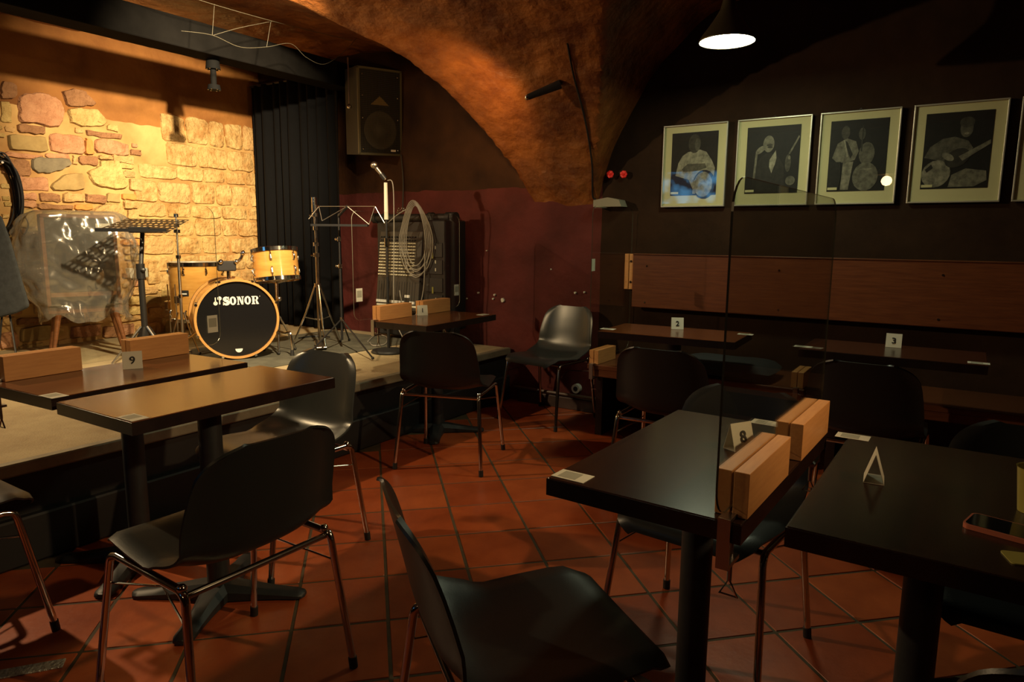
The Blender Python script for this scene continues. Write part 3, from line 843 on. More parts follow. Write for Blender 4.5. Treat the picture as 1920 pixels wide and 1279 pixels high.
# cushion on the bench
def pillow(c, sx, sy, sz, m, label, rz=0):
    vs, fs = [], []; n = 14
    for k in (1, -1):
        for j in range(n + 1):
            for i in range(n + 1):
                u, v = -1 + 2 * i / n, -1 + 2 * j / n
                e = (1 - abs(u) ** 6) ** .5 * (1 - abs(v) ** 6) ** .5
                vs.append((u * sx / 2 * (1 - .06 * v * v), v * sy / 2 * (1 - .06 * u * u), k * sz / 2 * e + .006 * noise.noise(Vector((u * 2, v * 2, 1)))))
    q = (n + 1) ** 2
    for k in (0, 1):
        for j in range(n):
            for i in range(n):
                a = k * q + j * (n + 1) + i; f = (a, a + 1, a + n + 2, a + n + 1); fs.append(f if k == 0 else tuple(reversed(f)))
    o = MB().add(vs, fs).build('seat_cushion', m, loc=c, rot=(0, 0, rz)); tag(o, label, 'cushion'); return o
pillow((-1.12, 4.02, .5265), .58, .36, .09, mat('cushion_cloth', (.018, .020, .022), .9), 'dark grey cushion lying on the bench behind table 2')

# ------------------------------------------------------------------ framed pictures
TONE = {}
def tone(v):
    k = round(v, 2)
    if k not in TONE: TONE[k] = mat('print_tone_%d' % int(k * 100), (k * .80, k * .78, k * .56), .6, var=.65, vscale=26)
    return TONE[k]
def ell(cx, cy, rx, ry, n=18, rot=0):
    return [(cx + rx * math.cos(2 * PI * i / n) * math.cos(rot) - ry * math.sin(2 * PI * i / n) * math.sin(rot), cy + rx * math.cos(2 * PI * i / n) * math.sin(rot) + ry * math.sin(2 * PI * i / n) * math.cos(rot)) for i in range(n)]
# print motifs in a unit box (x right, y up); generic players with their instruments
MOTIFS = [
 [('shoulders', .50, [(.10, .32), (.16, .52), (.24, .63), (.36, .69), (.62, .72), (.76, .68), (.88, .55), (.96, .42), (.92, .16), (.80, .02), (.55, .02), (.40, .25)]), ('arm', .16, [(.24, .42), (.36, .50), (.74, .50), (.78, .43), (.56, .38), (.28, .38)]), ('head', .07, ell(.50, .82, .135, .15)), ('face', .15, ell(.565, .80, .06, .10)),
  ('drum_rim', .03, ell(.74, .17, .24, .23)), ('drum', .48, ell(.72, .17, .20, .20)), ('post', .45, [(.50, .02), (.56, .02), (.56, .24), (.50, .24)])],
 [('coat', .03, [(.12, .02), (.16, .40), (.30, .56), (.44, .62), (.60, .56), (.72, .40), (.76, .02)]), ('shirt', .55, [(.45, .50), (.56, .64), (.58, .52), (.56, .44), (.50, .30), (.45, .40)]), ('head', .34, ell(.42, .74, .105, .125)), ('brow', .10, ell(.44, .72, .06, .018)), ('moustache', .06, ell(.45, .69, .05, .016)), ('hand', .36, ell(.27, .655, .10, .045, rot=.5)), ('cuff', .26, [(.15, .22), (.18, .60), (.22, .60), (.19, .22)]),
  ('horn_neck', .34, [(.80, .58), (.97, .84), (.99, .82), (.83, .57)]), ('horn', .14, ell(.80, .44, .055, .13)), ('keys', .38, ell(.82, .52, .022, .03)), ('bell', .20, ell(.86, .18, .09, .07))],
 [('jacket', .30, [(.06, .48), (.14, .68), (.30, .75), (.46, .70), (.52, .56), (.46, .44), (.30, .40), (.14, .42)]), ('tie', .04, [(.26, .72), (.31, .70), (.42, .52), (.38, .46), (.33, .56)]), ('lapel', .52, [(.24, .73), (.27, .72), (.34, .50), (.32, .48)]), ('head', .10, ell(.27, .83, .075, .095)), ('trousers', .38, [(.26, .40), (.44, .42), (.38, .02), (.24, .02)]), ('second_head', .13, ell(.56, .80, .06, .085)),
  ('bass_upper', .20, ell(.66, .52, .135, .16)), ('bass_lower', .27, ell(.66, .20, .22, .20)), ('bass_neck', .06, [(.55, .56), (.58, .55), (.58, .90), (.56, .92)]), ('bridge', .45, [(.56, .30), (.76, .30), (.76, .31), (.56, .31)]), ('case', .02, [(.02, .02), (.03, .42), (.22, .42), (.24, .20), (.20, .02)])],
 [('shirt', .17, [(.02, .42), (.10, .56), (.28, .66), (.46, .68), (.66, .62), (.74, .52), (.60, .40), (.34, .36)]), ('head', .16, ell(.62, .78, .095, .115)), ('hair', .09, ell(.62, .86, .11, .07)), ('smile', .36, ell(.625, .715, .035, .014)), ('legs', .30, [(.42, .02), (.46, .18), (.66, .26), (.96, .22), (.98, .10), (.80, .02)]), ('guitar_body', .40, ell(.22, .20, .22, .18, rot=.15)), ('guitar_waist', .05, ell(.52, .40, .19, .12, rot=.3)), ('guitar_cut', .36, ell(.30, .24, .10, .07)), ('neck', .28, [(.54, .42), (.98, .62), (.99, .57), (.60, .36)]), ('hand', .38, ell(.38, .42, .10, .045, rot=-.4)), ('sound_hole', .03, [(.05, .26), (.14, .33), (.17, .28), (.08, .22)])],
 [('jacket', .20, [(.20, .02), (.24, .40), (.40, .56), (.62, .56), (.78, .40), (.82, .02)]), ('head', .22, ell(.5, .70, .10, .13))],
]
def picture(x0, x1, z0, z1, motif, label, tilt=0):
    w, h = x1 - x0, z1 - z0
    t = empty('framed_picture', ((x0 + x1) / 2, BY - .022, (z0 + z1) / 2), 0, label, 'picture', 'framed photographs on the dark wall')
    fw = .008
    for (cx, cz, sx, sz) in ((0, h / 2 - fw / 2, w, fw), (0, -h / 2 + fw / 2, w, fw), (-w / 2 + fw / 2, 0, fw, h - 2 * fw), (w / 2 - fw / 2, 0, fw, h - 2 * fw)):
        MB().box((cx, 0, cz), (sx, .022, sz), bev=.0015).build('frame_bar', M['alu'], t, smooth=False)
    MB().box((0, .004, 0), (w - 2 * fw, .006, h - 2 * fw)).build('mount', M['mount'], t, smooth=False)
    pw, phh = w * .72, h * .76; cz = .012
    ph = MB().box((.0, -.0005, cz), (pw, .002, phh)).build('print', tone(.01), t, smooth=False)
    for k, (nm, tv, poly) in enumerate(MOTIFS[motif]):
        yy = -.0018 - k * .00022
        vs = [((u - .5) * pw, yy, cz + (v - .5) * phh) for u, v in poly]
        n = len(vs); vs += [(a, -.0006, c) for a, b, c in vs]
        MB().add(vs, [tuple(range(n)), tuple(reversed(range(n, 2 * n)))] + [(i, n + i, n + (i + 1) % n, (i + 1) % n) for i in range(n)]).build(nm, tone(tv), ph, smooth=False)
    MB().box((-pw * .40, -.0045, cz - phh * .46), (pw * .17, .001, .014)).build('caption_slip', M['mount'], t, smooth=False)
    MB().box((0, -.0085, 0), (w - 2 * fw, .0016, h - 2 * fw)).build('glass_pane', M['pane'], t, smooth=False)
    MB().tube([(-.01, 0, h / 2 - .002), (0, 0, h / 2 + .012), (.01, 0, h / 2 - .002)], .0015, 6).build('hanger', M['black'], t)
pics = [((1245, 237), (1357, 388), 0, 'framed photograph of a seated player in a pale top beside a drum'), ((1384, 228), (1512, 386), 1, 'framed photograph of a player in a dark coat with chin on hand'), ((1540, 210), (1676, 384), 2, 'framed photograph of a player in a pale jacket with a double bass'), ((1716, 196), (1874, 375), 3, 'framed photograph of a smiling player with a pale guitar')]
for (a, b, mo, lab) in pics:
    p, q = at_y(*a, BY - .03), at_y(*b, BY - .03)
    picture(p.x, q.x, 1.468, 1.985, mo, lab)
picture(.165, .56, 1.468, 1.985, 4, 'framed photograph at the end of the row, only its mount edge showing')

# wall fittings
def blossom(px, py):
    p = at_y(px, py, BY - .03)
    t = empty('red_blossom', p, 0, 'small red blossom shaped decoration on the dark wall', 'decoration', 'two red blossoms on the wall')
    b = MB()
    for k in range(7):
        a = 2 * PI * k / 7; b.ball((math.cos(a) * .014, -.006 - .004 * (k % 2), math.sin(a) * .014), .013, 8, sc=(1, .6, 1))
    b.ball((0, -.014, 0), .012, 8)
    b.build('petals', M['red'], t)
    MB().tube([(0, .0, 0), (-.03, .012, -.004), (-.045, .026, 0)], .003, 6).build('stem', M['black'], t)
blossom(1145, 327); blossom(1170, 327)
p = at_y(1143, 388, BY - .06)
t = empty('wall_shelf', (p.x, BY, p.z), 0, 'small pale wedge shaped fitting on the dark wall below the red blossoms', 'wall fitting')
MB().prism([(-.105, 0), (.105, 0), (.085, .045), (0, .062), (-.105, .045)], .10, M=Matrix.Rotation(PI / 2, 4, 'X')).build('wedge', mat('pale_fitting', (.26, .24, .17), .6), t, smooth=False)
p = at_y(1080, 735, BY - .03)
t = empty('round_socket', (p.x, BY, p.z + .025), 0, 'pale round socket low on the wall behind the corner chair', 'socket')
MB().cyl((0, 0, 0), (0, -.04, 0), .034, n=20).build('socket_body', M['plug'], t); MB().cyl((0, -.04, 0), (0, -.042, 0), .018, n=16).build('socket_hole', M['black'], t)
# flakes of bare plaster on the purple wall
b = MB()
for px, py, r in ((942, 563, .016), (927, 553, .008), (924, 560, .007), (840, 483, .011), (846, 455, .007), (896, 549, .007), (912, 470, .004), (1078, 549, .007), (1033, 505, .005), (875, 560, .004), (1095, 548, .006)):
    p = at_y(px, py, BY - .012); m = 9
    vs = [(p.x + math.cos(2 * PI * i / m) * r * random.uniform(.6, 1.2), BY - .016, p.z + math.sin(2 * PI * i / m) * r * random.uniform(.7, 1.4)) for i in range(m)]
    vs += [(v[0], BY + .01, v[2]) for v in vs]
    b.add(vs, [tuple(range(m))] + [(i, (i + 1) % m, m + (i + 1) % m, m + i) for i in range(m)])
o = b.build('plaster_flakes', M['paper'], wall_back, smooth=False); o['kind'] = 'stuff'
# cable running up the springer
pts = [at_y(1118, 352, BY - .02), at_y(1113, 290, BY - .04), at_y(1112, 210, 4.25), at_y(1100, 120, 4.05), at_y(1078, 40, 3.8), at_y(1066, -20, 3.6)]
for q in pts: q.z = min(q.z, ceil_z(q.x, q.y) - .012)
tag(MB().tube(smoothpath(pts, 6), .006, 6).build('wall_cable', M['cableb']), 'dark cable running up the vault beside the picture wall', 'cable')

# ------------------------------------------------------------------ lamps
PL = at_d(1363, 78, 3.4)
t = empty('pendant_lamp', (PL.x, PL.y, 0), 0, 'bell shaped pendant lamp glowing white above table 2', 'lamp')
t.location = (PL.x, PL.y, PL.z)
RR = .135
MB().lathe([(0, .20), (.024, .19), (.036, .15), (.056, .115), (.084, .075), (.114, .035), (RR - .003, .004), (RR - .002, -.002), (RR, -.002), (RR + .002, .004), (.118, .035), (.088, .075), (.060, .115), (.040, .15), (.030, .19), (.026, .225), (.020, .23), (.0, .232)], 40).build('lamp_shade', M['lampshade'], t)
MB().lathe([(0, .0), (RR - .004, .0), (RR - .004, .003), (0, .003)], 40).build('lamp_diffuser', M['lampglow'], t)
MB().cyl((0, 0, .225), (0, 0, ceil_z(PL.x, PL.y) - PL.z + .03), .004, n=8).build('lamp_cord', M['black'], t)
def pendant(loc, label):
    t = empty('pendant_lamp', loc, 0, label, 'lamp')
    MB().lathe([(0, .20), (.024, .19), (.084, .075), (.13, .004), (.135, .004), (.088, .078), (.030, .19), (.0, .232)], 32).build('lamp_shade', M['lampshade'], t)
    MB().ball((0, 0, .035), .03, 12).build('bulb', M['white'], t)
    MB().cyl((0, 0, .225), (0, 0, ceil_z(loc[0], loc[1]) - loc[2] + .03), .004, n=8).build('lamp_cord', M['black'], t)
pendant((REAR_LAMP[0], REAR_LAMP[1], REAR_LAMP[2] + .03), 'warm pendant lamp hanging in front of the wall with the blue panel')
def par_can(loc, target, label, m='black', L=.16, r=.055, hang=True):
    q = (Vector(target) - Vector(loc)).to_track_quat('-Z', 'Y').to_matrix().to_4x4()
    t = empty('spotlight', loc, 0, label, 'spotlight')
    MB().lathe([(r * .5, L * .55), (r * .9, L * .45), (r, L * .1), (r, -.005), (r * 1.05, -.005), (r * 1.05, .010), (r * .97, .010), (r * .97, L * .4), (0, L * .42)], 24, M=q).build('housing', M[m], t)
    if hang:
        cz = ceil_z(loc[0], loc[1]) - loc[2] + .02
        MB().tube([(r * 1.25, 0, .03), (r * 1.25, 0, .12), (0, 0, .15), (-r * 1.25, 0, .12), (-r * 1.25, 0, .03)], .005, 6).build('yoke', M[m], t)
        MB().cyl((0, 0, .145), (0, 0, max(cz, .16)), .008, n=8).build('hanging_stem', M[m], t)
    return t
par_can((STAGE_KEY[0], STAGE_KEY[1], STAGE_KEY[2]), (-5.7, 3.35, 1.62), 'spotlight under the vault aimed at the drum kit', hang=False)
par_can(SIDE_LAMP, (-2.6, 1.6, .7), 'spotlight over the room aimed at the tables along the stage edge')
par_can(DRUM_SPOT, (-4.6, 3.0, 0.85), 'spotlight under the vault aimed at the bass drum and toms', hang=False)
par_can(STAGE_SIDE, (-2.3, 2.3, 0.6), 'spotlight over the stage aimed at the tables')
# unlit spotlight under the beam, with small clear lenses
fx = at_x(400, 140, -4.56)
t = empty('spotlight', fx, 0, 'small black spotlight hanging unlit below the beam over the drums', 'spotlight')
MB().cyl((0, 0, .035), (0, 0, .10), .050, .042, n=20).build('housing', M['matte'], t)
MB().cyl((0, 0, -.075), (0, 0, .035), .020, n=12).build('neck', M['matte'], t)
MB().cyl((0, 0, -.105), (0, 0, -.070), .046, .040, n=20).build('lamp_ring', M['matte'], t)
for k in range(6):
    a = 2 * PI * k / 6
    MB().ball((math.cos(a) * .040, math.sin(a) * .040, .040), .009, 8).build('lens', M['chrome'], t)
    MB().ball((math.cos(a) * .038, math.sin(a) * .038, -.100), .007, 8).build('lens', M['chrome'], t)
MB().cyl((0, 0, .10), (0, 0, 2.50 - fx.z), .008, n=8).build('hanging_stem', M['matte'], t)
# little spotlight on the springer
rl = at_y(990, 182, 3.72)
t = empty('spotlight', rl, 0, 'small clamp spotlight sitting on the rust coloured vault rib', 'spotlight')
dv = Vector((.17, .10, .075))
MB().cyl((0, 0, 0), dv, .018, .028, n=16).build('housing', M['black'], t)
MB().ball((-.004, -.002, -.002), .018, 12).build('lens', M['chrome'], t)
MB().cyl(dv, dv + Vector((.03, .12, .10)), .006, n=8).build('clamp_arm', M['black'], t)

# ------------------------------------------------------------------ drum kit
def lug(b, rad, z, a, L=.045, r=.008):
    c, s = math.cos(a), math.sin(a)
    b.tube([(c * rad, s * rad, z - L / 2), (c * (rad + .012), s * (rad + .012), z - L / 4), (c * (rad + .012), s * (rad + .012), z + L / 4), (c * rad, s * rad, z + L / 2)], r, 8)
def drum(t, rad, h, n_lug, lugs_two=True, parent_M=None):
    Mx = parent_M or Matrix()
    MB().ring([(rad, 0), (rad, h), (rad - .007, h), (rad - .007, 0)], 48, M=Mx).build('shell', M['maple'], t)
    for z0, z1 in ((h - .012, h + .014), (-.014, .012)):
        MB().ring([(rad + .001, z0), (rad + .009, z0), (rad + .009, z1), (rad + .005, z1 + .003), (rad - .002, z1 + .001), (rad + .001, z1 - .003)], 48, M=Mx).build('hoop', M['chrome'], t)
    for z in (h + .002, -.002): MB().lathe([(0, z), (rad - .001, z), (rad - .001, z + .001), (0, z + .001)], 48, M=Mx).build('drumhead', M['drumhead'], t)
    for k in range(n_lug):
        a = 2 * PI * (k + .5) / n_lug
        for z in ((h - .055, .055) if lugs_two else (h / 2,)):
            b = MB(); lug(b, rad, z, a); b.v = [tuple(Mx @ Vector(v)) for v in b.v]; b.build('lug', M['chrome'], t)
        for zz in ((h - .03, h + .012), (-.012, .03)):
            b = MB().cyl((math.cos(a) * (rad + .011), math.sin(a) * (rad + .011), zz[0]), (math.cos(a) * (rad + .011), math.sin(a) * (rad + .011), zz[1]), .0035, n=6); b.v = [tuple(Mx @ Vector(v)) for v in b.v]; b.build('tension_rod', M['chrome'], t)

# lettering for the bass drum head, drawn as heavy slab letters in a unit-high box
def slab_letters():
    polys = []; x = 0
    def poly(p, dx): polys.append([(a + dx, b) for a, b in p])
    def oring(dx, w):
        n = 28; o = ell(w / 2, .5, w / 2, .52, n); i = ell(w / 2, .5, w * .16, .34, n)
        for k in range(n):
            j = (k + 1) % n; polys.append([(o[k][0] + dx, o[k][1]), (o[j][0] + dx, o[j][1]), (i[j][0] + dx, i[j][1]), (i[k][0] + dx, i[k][1])])
    # S as a thick band along a spine
    sp = smoothpath([(.74, .74, 0), (.56, .90, 0), (.30, .86, 0), (.20, .70, 0), (.42, .54, 0), (.66, .40, 0), (.70, .22, 0), (.48, .10, 0), (.24, .14, 0), (.08, .30, 0)], 5)
    wd = [.05 + .13 * math.sin(PI * min(1, max(0, i / (len(sp) - 1)))) ** .7 for i in range(len(sp))]
    for i in range(len(sp) - 1):
        def nrm(k):
            a = sp[max(k - 1, 0)]; b = sp[min(k + 1, len(sp) - 1)]; d = (b - a).normalized(); return Vector((-d.y, d.x, 0))
        a0, a1 = sp[i] + nrm(i) * wd[i], sp[i] - nrm(i) * wd[i]; b0, b1 = sp[i + 1] + nrm(i + 1) * wd[i + 1], sp[i + 1] - nrm(i + 1) * wd[i + 1]
        polys.append([(a0.x, a0.y), (b0.x, b0.y), (b1.x, b1.y), (a1.x, a1.y)])
    poly([(.66, .62), (.80, .62), (.80, 1.0), (.72, 1.0)], 0); poly([(.02, .0), (.12, .0), (.18, .38), (.04, .38)], 0)
    oring(.86, .84)
    d = 1.76
    for p in ([(.04, 0), (.34, 0), (.34, .10), (.04, .10)], [(.12, .1), (.26, .1), (.26, .9), (.12, .9)], [(.02, .90), (.40, .90), (.40, 1), (.02, 1)], [(.16, 1), (.44, 1), (.84, 0), (.60, 0)], [(.70, .0), (.84, .0), (.84, .9), (.70, .9)], [(.62, .90), (.94, .90), (.94, 1), (.62, 1)]): poly(p, d)
    oring(2.74, .84)
    d = 3.64
    for p in ([(.02, 0), (.50, 0), (.50, .11), (.02, .11)], [(.12, .1), (.40, .1), (.40, .9), (.12, .9)], [(.02, .89), (.60, .89), (.60, 1), (.02, 1)], [(.40, .46), (.62, .46), (.62, .54), (.40, .54)], [(.54, .50), (.72, .48), (.98, .0), (.62, .0)]): poly(p, d)
    n = 12
    for k in range(n):
        a0, a1 = -PI / 2 + PI * k / n, -PI / 2 + PI * (k + 1) / n
        f = lambda a, rx, ry: (.58 + math.cos(a) * rx + d, .74 + math.sin(a) * ry)
        polys.append([f(a0, .32, .26), f(a1, .32, .26), f(a1, .06, .15), f(a0, .06, .15)])
    polys.append(ell(4.74, .95, .04, .05, 10))
    return polys
BD = Vector((-4.13, 2.86, SZ + .0086)); BH = -27
bdr = empty('bass_drum', BD, R(BH), 'maple bass drum with black front head lettered SONOR', 'drum')
rb = .254; ax = Matrix.Translation((0, 0, rb + .023)) @ Matrix.Rotation(PI / 2, 4, 'Y')     # drum axis along local x, front at +x
MB().ring([(rb, -.37), (rb, 0), (rb - .008, 0), (rb - .008, -.37)], 64, M=ax).build('shell', M['maple'], bdr)
for z0 in (-.012, -.40): MB().ring([(rb + .003, z0), (rb + .018, z0), (rb + .020, z0 + .012), (rb + .018, z0 + .040), (rb + .003, z0 + .040)], 64, M=ax).build('hoop', M['maplehoop'], bdr)
fh = MB().lathe([(0, .006), (rb + .004, .006), (rb + .004, .010), (0, .010)], 64, M=ax).build('front_head', M['blackhead'], bdr)
MB().lathe([(0, -.372), (rb, -.372), (rb, -.374), (0, -.374)], 48, M=ax).build('rear_head', M['drumhead'], bdr)
zc = rb + .023
lt = MB(); hh = .056; x0l = -.088
for p in slab_letters():
    lt.add([(.0112, x0l + u * hh * .90, zc + .098 + v * hh) for u, v in p], [tuple(range(len(p)))])
lo = lt.build('lettering', M['white'], fh, smooth=False)
em = MB()      # the two mallets of the emblem
for (cy, cz, up) in ((-.133, .112, 1), (-.107, .145, -1)):
    em.add([(.0112, u, zc + v) for u, v in ell(cy, cz, .0135, .0135, 16)], [tuple(range(16))])
    z2_ = cz + up * .040
    em.add([(.0112, cy - .003, zc + cz), (.0112, cy + .003, zc + cz), (.0112, cy + .0035, zc + z2_), (.0112, cy - .0035, zc + z2_)], [(0, 1, 2, 3)])
em.build('mallet_emblem', M['white'], fh, smooth=False)
bg = [(.0112, .024 * math.cos(a), zc - .205 + .026 * math.sin(a)) for a in [PI + PI * k / 14 for k in range(15)]]
bgo = MB().add(bg, [tuple(range(15))]).build('head_badge', M['white'], fh, smooth=False)
for k in range(8):
    a = 2 * PI * (k + .5) / 8
    q = ax @ Matrix.Rotation(a, 4, 'Z')
    MB().box(q @ Vector((rb + .022, 0, .014)), (.018, .018, .034), rot=q.to_3x3(), bev=.003).build('claw_hook', M['chrome'], bdr)
    MB().cyl(q @ Vector((rb + .024, 0, .0)), q @ Vector((rb + .020, 0, -.13)), .0035, n=6).build('tension_rod', M['chrome'], bdr)
    MB().cyl(q @ Vector((rb, 0, -.15)), q @ Vector((rb + .016, 0, -.15)), .012, .009, n=10).build('lug', M['chrome'], bdr)
for s in (1, -1):
    sp = MB().tube(smoothpath([(-.11, s * .24, zc - .08), (-.04, s * .31, zc - .12), (.02, s * .345, .16), (.03, s * .35, .03)], 5), .0075, 8).build('spur', M['chrome'], bdr)
    MB().cyl((.03, s * .35, .0), (.03, s * .35, .040), .016, .011, n=12).build('spur_tip', M['rubber'], sp)
# tom holder on top of the bass drum
MB().cyl((-.16, -.02, zc + rb - .01), (-.16, -.02, zc + rb + .13), .013, n=12).build('tom_post', M['chrome'], bdr)
MB().box((-.16, -.02, zc + rb + .004), (.07, .06, .016), bev=.004).build('post_plate', M['chrome'], bdr, smooth=False)
MB().box((-.16, -.03, zc + rb + .10), (.05, .12, .07), bev=.008).build('holder_block', M['blackp'], bdr, smooth=False)
MB().tube(smoothpath([(-.16, .0, zc + rb + .10), (-.14, .06, zc + rb + .15), (-.15, .075, zc + rb + .19), (-.155, .085, zc + rb + .20)], 5), .011, 8).build('holder_arm', M['chrome'], bdr)
for dy, dz in ((.03, .13), (.075, .19), (-.07, .13)): MB().ball((-.13, dy, zc + rb + dz), .018, 10).build('wing_nut', M['chrome'], bdr)

# rack tom on its stand
TC = at_d(517, 495, 4.92)
tom = empty('rack_tom', (TC.x, TC.y, TC.z), 0, 'bright maple tom tom tilted on a chrome stand beside the bass drum', 'drum')
tilt = Matrix.Rotation(R(42), 4, 'Z') @ Matrix.Rotation(R(-7), 4, 'X') @ Matrix.Rotation(R(-5), 4, 'Y') @ Matrix.Translation((0, 0, -.11))
drum(tom, .155, .205, 6, parent_M=tilt)
base = SZ + .008 - TC.z
MB().cyl((0, 0, base + .12), (0, 0, -.13), .012, n=12).build('stand_post', M['chrome'], tom)
MB().ball((0.02, 0, -.25), .020, 10).build('clamp_knob', M['chrome'], tom)
for k in range(3):
    a = R(80 + 120 * k); d = Vector((math.cos(a), math.sin(a), 0))
    MB().tube([Vector((0, 0, -.14)), d * .10 + Vector((0, 0, -.115))], .006, 6).build('basket_arm', M['chrome'], tom)
    lg = MB().tube([Vector((0, 0, base + .28)), d * .06 + Vector((0, 0, base + .17)), d * .125 + Vector((0, 0, base + .0125))], .007, 8).build('stand_leg', M['chrome'], tom)
    MB().ball(d * .125 + Vector((0, 0, base + .0125)), .0115, 8).build('rubber_foot', M['rubber'], lg)
# floor tom
FC = at_d(370, 546, 5.42)
ft = empty('floor_tom', (FC.x, FC.y, SZ), 0, 'maple floor tom with small black badge in front of the stone wall', 'drum')
drum(ft, .198, .43, 8, parent_M=Matrix.Rotation(R(10), 4, 'Z') @ Matrix.Translation((0, 0, FC.z - SZ - .215)))
for k in range(3):
    a = R(-75 + 120 * k); rr = .222
    lg = MB().tube([(math.cos(a) * rr, math.sin(a) * rr, .48), (math.cos(a) * rr, math.sin(a) * rr, .10), (math.cos(a) * (rr + .05), math.sin(a) * (rr + .05), .012)], .006, 8).build('leg', M['chrome'], ft)
    MB().box((math.cos(a) * .213, math.sin(a) * .213, .36), (.03, .03, .06), bev=.004).build('leg_bracket', M['chrome'], ft, smooth=False)
    MB().ball((math.cos(a) * (rr + .05), math.sin(a) * (rr + .05), .012), .0115, 8).build('rubber_foot', M['rubber'], lg)
ba = R(-50); bq = Matrix.Rotation(ba, 4, 'Z')
bb = MB().box(bq @ Vector((.200, -.03, .41)), (.004, .062, .044), rot=bq.to_3x3()).build('badge', M['ink'], ft, smooth=False)
MB().box(bq @ Vector((.2025, -.03, .405)), (.001, .036, .009), rot=bq.to_3x3()).build('badge_print', M['white'], bb, smooth=False)

def tripod(t, r, h0, h1, base_z, rot=0, m='chrome', rad=.007, brace=True):
    for k in range(3):
        a = R(rot + 120 * k); d = Vector((math.cos(a), math.sin(a), 0))
        lg = MB().tube([Vector((0, 0, h1)) + d * .02, d * r * .5 + Vector((0, 0, h1 * .52)), d * r + Vector((0, 0, .012))], rad, 8).build('tripod_leg', M[m], t)
        MB().ball(d * r + Vector((0, 0, .012)), .0118, 8).build('rubber_foot', M['rubber'], lg)
        if brace: MB().cyl((0, 0, h0), d * r * .55 + Vector((0, 0, h1 * .47)), rad * .7, n=6).build('tripod_brace', M[m], t)
# hi-hat stand without cymbals
HB = at_z(600, 648, SZ + .008)
hs = empty('hi_hat_stand', HB, 0, 'tall chrome hi-hat stand with pedal and no cymbals', 'stand')
tripod(hs, .21, .20, .47, 0, rot=-30)
MB().cyl((0, 0, .05), (0, 0, .70), .013, n=12).build('lower_tube', M['chrome'], hs)
MB().cyl((0, 0, .70), (-.012, .0, 1.10), .0085, n=12).build('upper_tube', M['chrome'], hs)
MB().cyl((-.012, 0, 1.02), (-.012, 0, 1.13), .019, n=14).build('clutch', M['chrome'], hs)
for z, r in ((.70, .022), (.78, .020), (.90, .018), (1.0, .022), (1.06, .024), (.47, .024)): MB().cyl((-.006, 0, z - .014), (-.006, 0, z + .014), r, n=12).build('collar', M['chrome'], hs)
for z in (.70, 1.0): MB().tube([(0, 0, z), (-.04, -.025, z - .005)], .006, 6).build('wing_screw', M['chrome'], hs)
pd = MB()
for s in (-1, 1): pd.box((.035 * s * .8, -.02 * s, .11), (.010, .010, .20))
pd.box((0, 0, .205), (.075, .02, .012)); pd.build('pedal_frame', M['chrome'], hs, smooth=False)
MB().box((.10, -.08, .030), (.24, .075, .010), rot=Euler((0, .08, -.65)).to_matrix(), bev=.002).build('pedal_plate', M['steel'], hs, smooth=False)
# tall thin cymbal stand
CB = at_z(345, 664, SZ + .0085); CT = at_d(338, 405, 4.93)
cs = empty('cymbal_stand', CB, 0, 'thin cymbal stand beside the floor tom', 'stand')
top = Vector((CT.x - CB.x, CT.y - CB.y, CT.z - SZ)); top.x *= .15; top.y *= .15
tripod(cs, .13, .12, .30, 0, rot=20, rad=.006)
MB().cyl((0, 0, .05), top * .70, .010, n=10).build('lower_tube', M['steel'], cs); MB().cyl(top * .70, top, .006, n=10).build('upper_tube', M['steel'], cs)
for f, r in ((.70, .017), (.88, .022), (.92, .018), (.99, .015), (.42, .015)): MB().cyl(top * (f - .012), top * (f + .012), r, n=10).build('collar', M['chrome'], cs)
# small pedal clamp rod left of floor tom
PB = at_z(322, 640, SZ)
pc = empty('cowbell_rod', PB, 0, 'thin chrome rod with a silver clamp left of the floor tom', 'stand')
MB().cyl((0, 0, .0), (-.01, 0, .46), .005, n=8).build('rod', M['chrome'], pc); MB().box((-.006, 0, .29), (.05, .05, .075), bev=.008).build('clamp', M['chrome'], pc, smooth=False)
MB().cyl((0, 0, 0), (0, 0, .012), .035, n=14).build('foot_plate', M['steel'], pc)

# ------------------------------------------------------------------ microphone stand
MBASE = at_z(729, 661, SZ)
ms = empty('microphone_stand', MBASE, 0, 'round based microphone stand with pale upper tube in front of the mixer', 'microphone stand')
MB().lathe([(0, 0), (.125, 0), (.130, .010), (.120, .022), (.03, .034), (0, .036)], 32).build('round_base', M['iron'], ms)
mtop = at_d(714, 345, 5.03) - MBASE
ml = Vector((mtop.x * .5, mtop.y * .5, .95))
MB().cyl((0, 0, .03), (0, 0, .80), .011, n=12).build('lower_tube', M['black'], ms)
mt_ = Vector((0, 0, mtop.z)); MB().cyl((0, 0, .80), mt_, .0085, n=12).build('upper_tube', M['black'], ms)
MB().cyl((0, 0, mtop.z - .26), mt_, .016, .013, n=12).build('pale_sleeve', M['paper'], ms)
MB().cyl((0, 0, .78), (0, 0, .84), .017, n=12).build('collar', M['chrome'], ms)
mic = empty('microphone', MBASE + mt_ + Vector((0, 0, .022)), 0, 'silver headed vocal microphone clipped to the stand', 'microphone')
u = Vector((-.35, -.25, .55)).normalized()
MB().cyl(u * .0, u * .10, .010, .017, n=12).build('mic_body', M['steel'], mic)
q = u.to_track_quat('Z', 'Y').to_matrix().to_4x4()
MB().ball(u * .125, .027, 14).build('mic_grille', M['steel'], mic)
MB().cyl(u * .005, u * .05, .0185, n=12).build('mic_clip', M['black'], mic)
c0 = MBASE + mt_ + Vector((0.012, 0.008, .016))
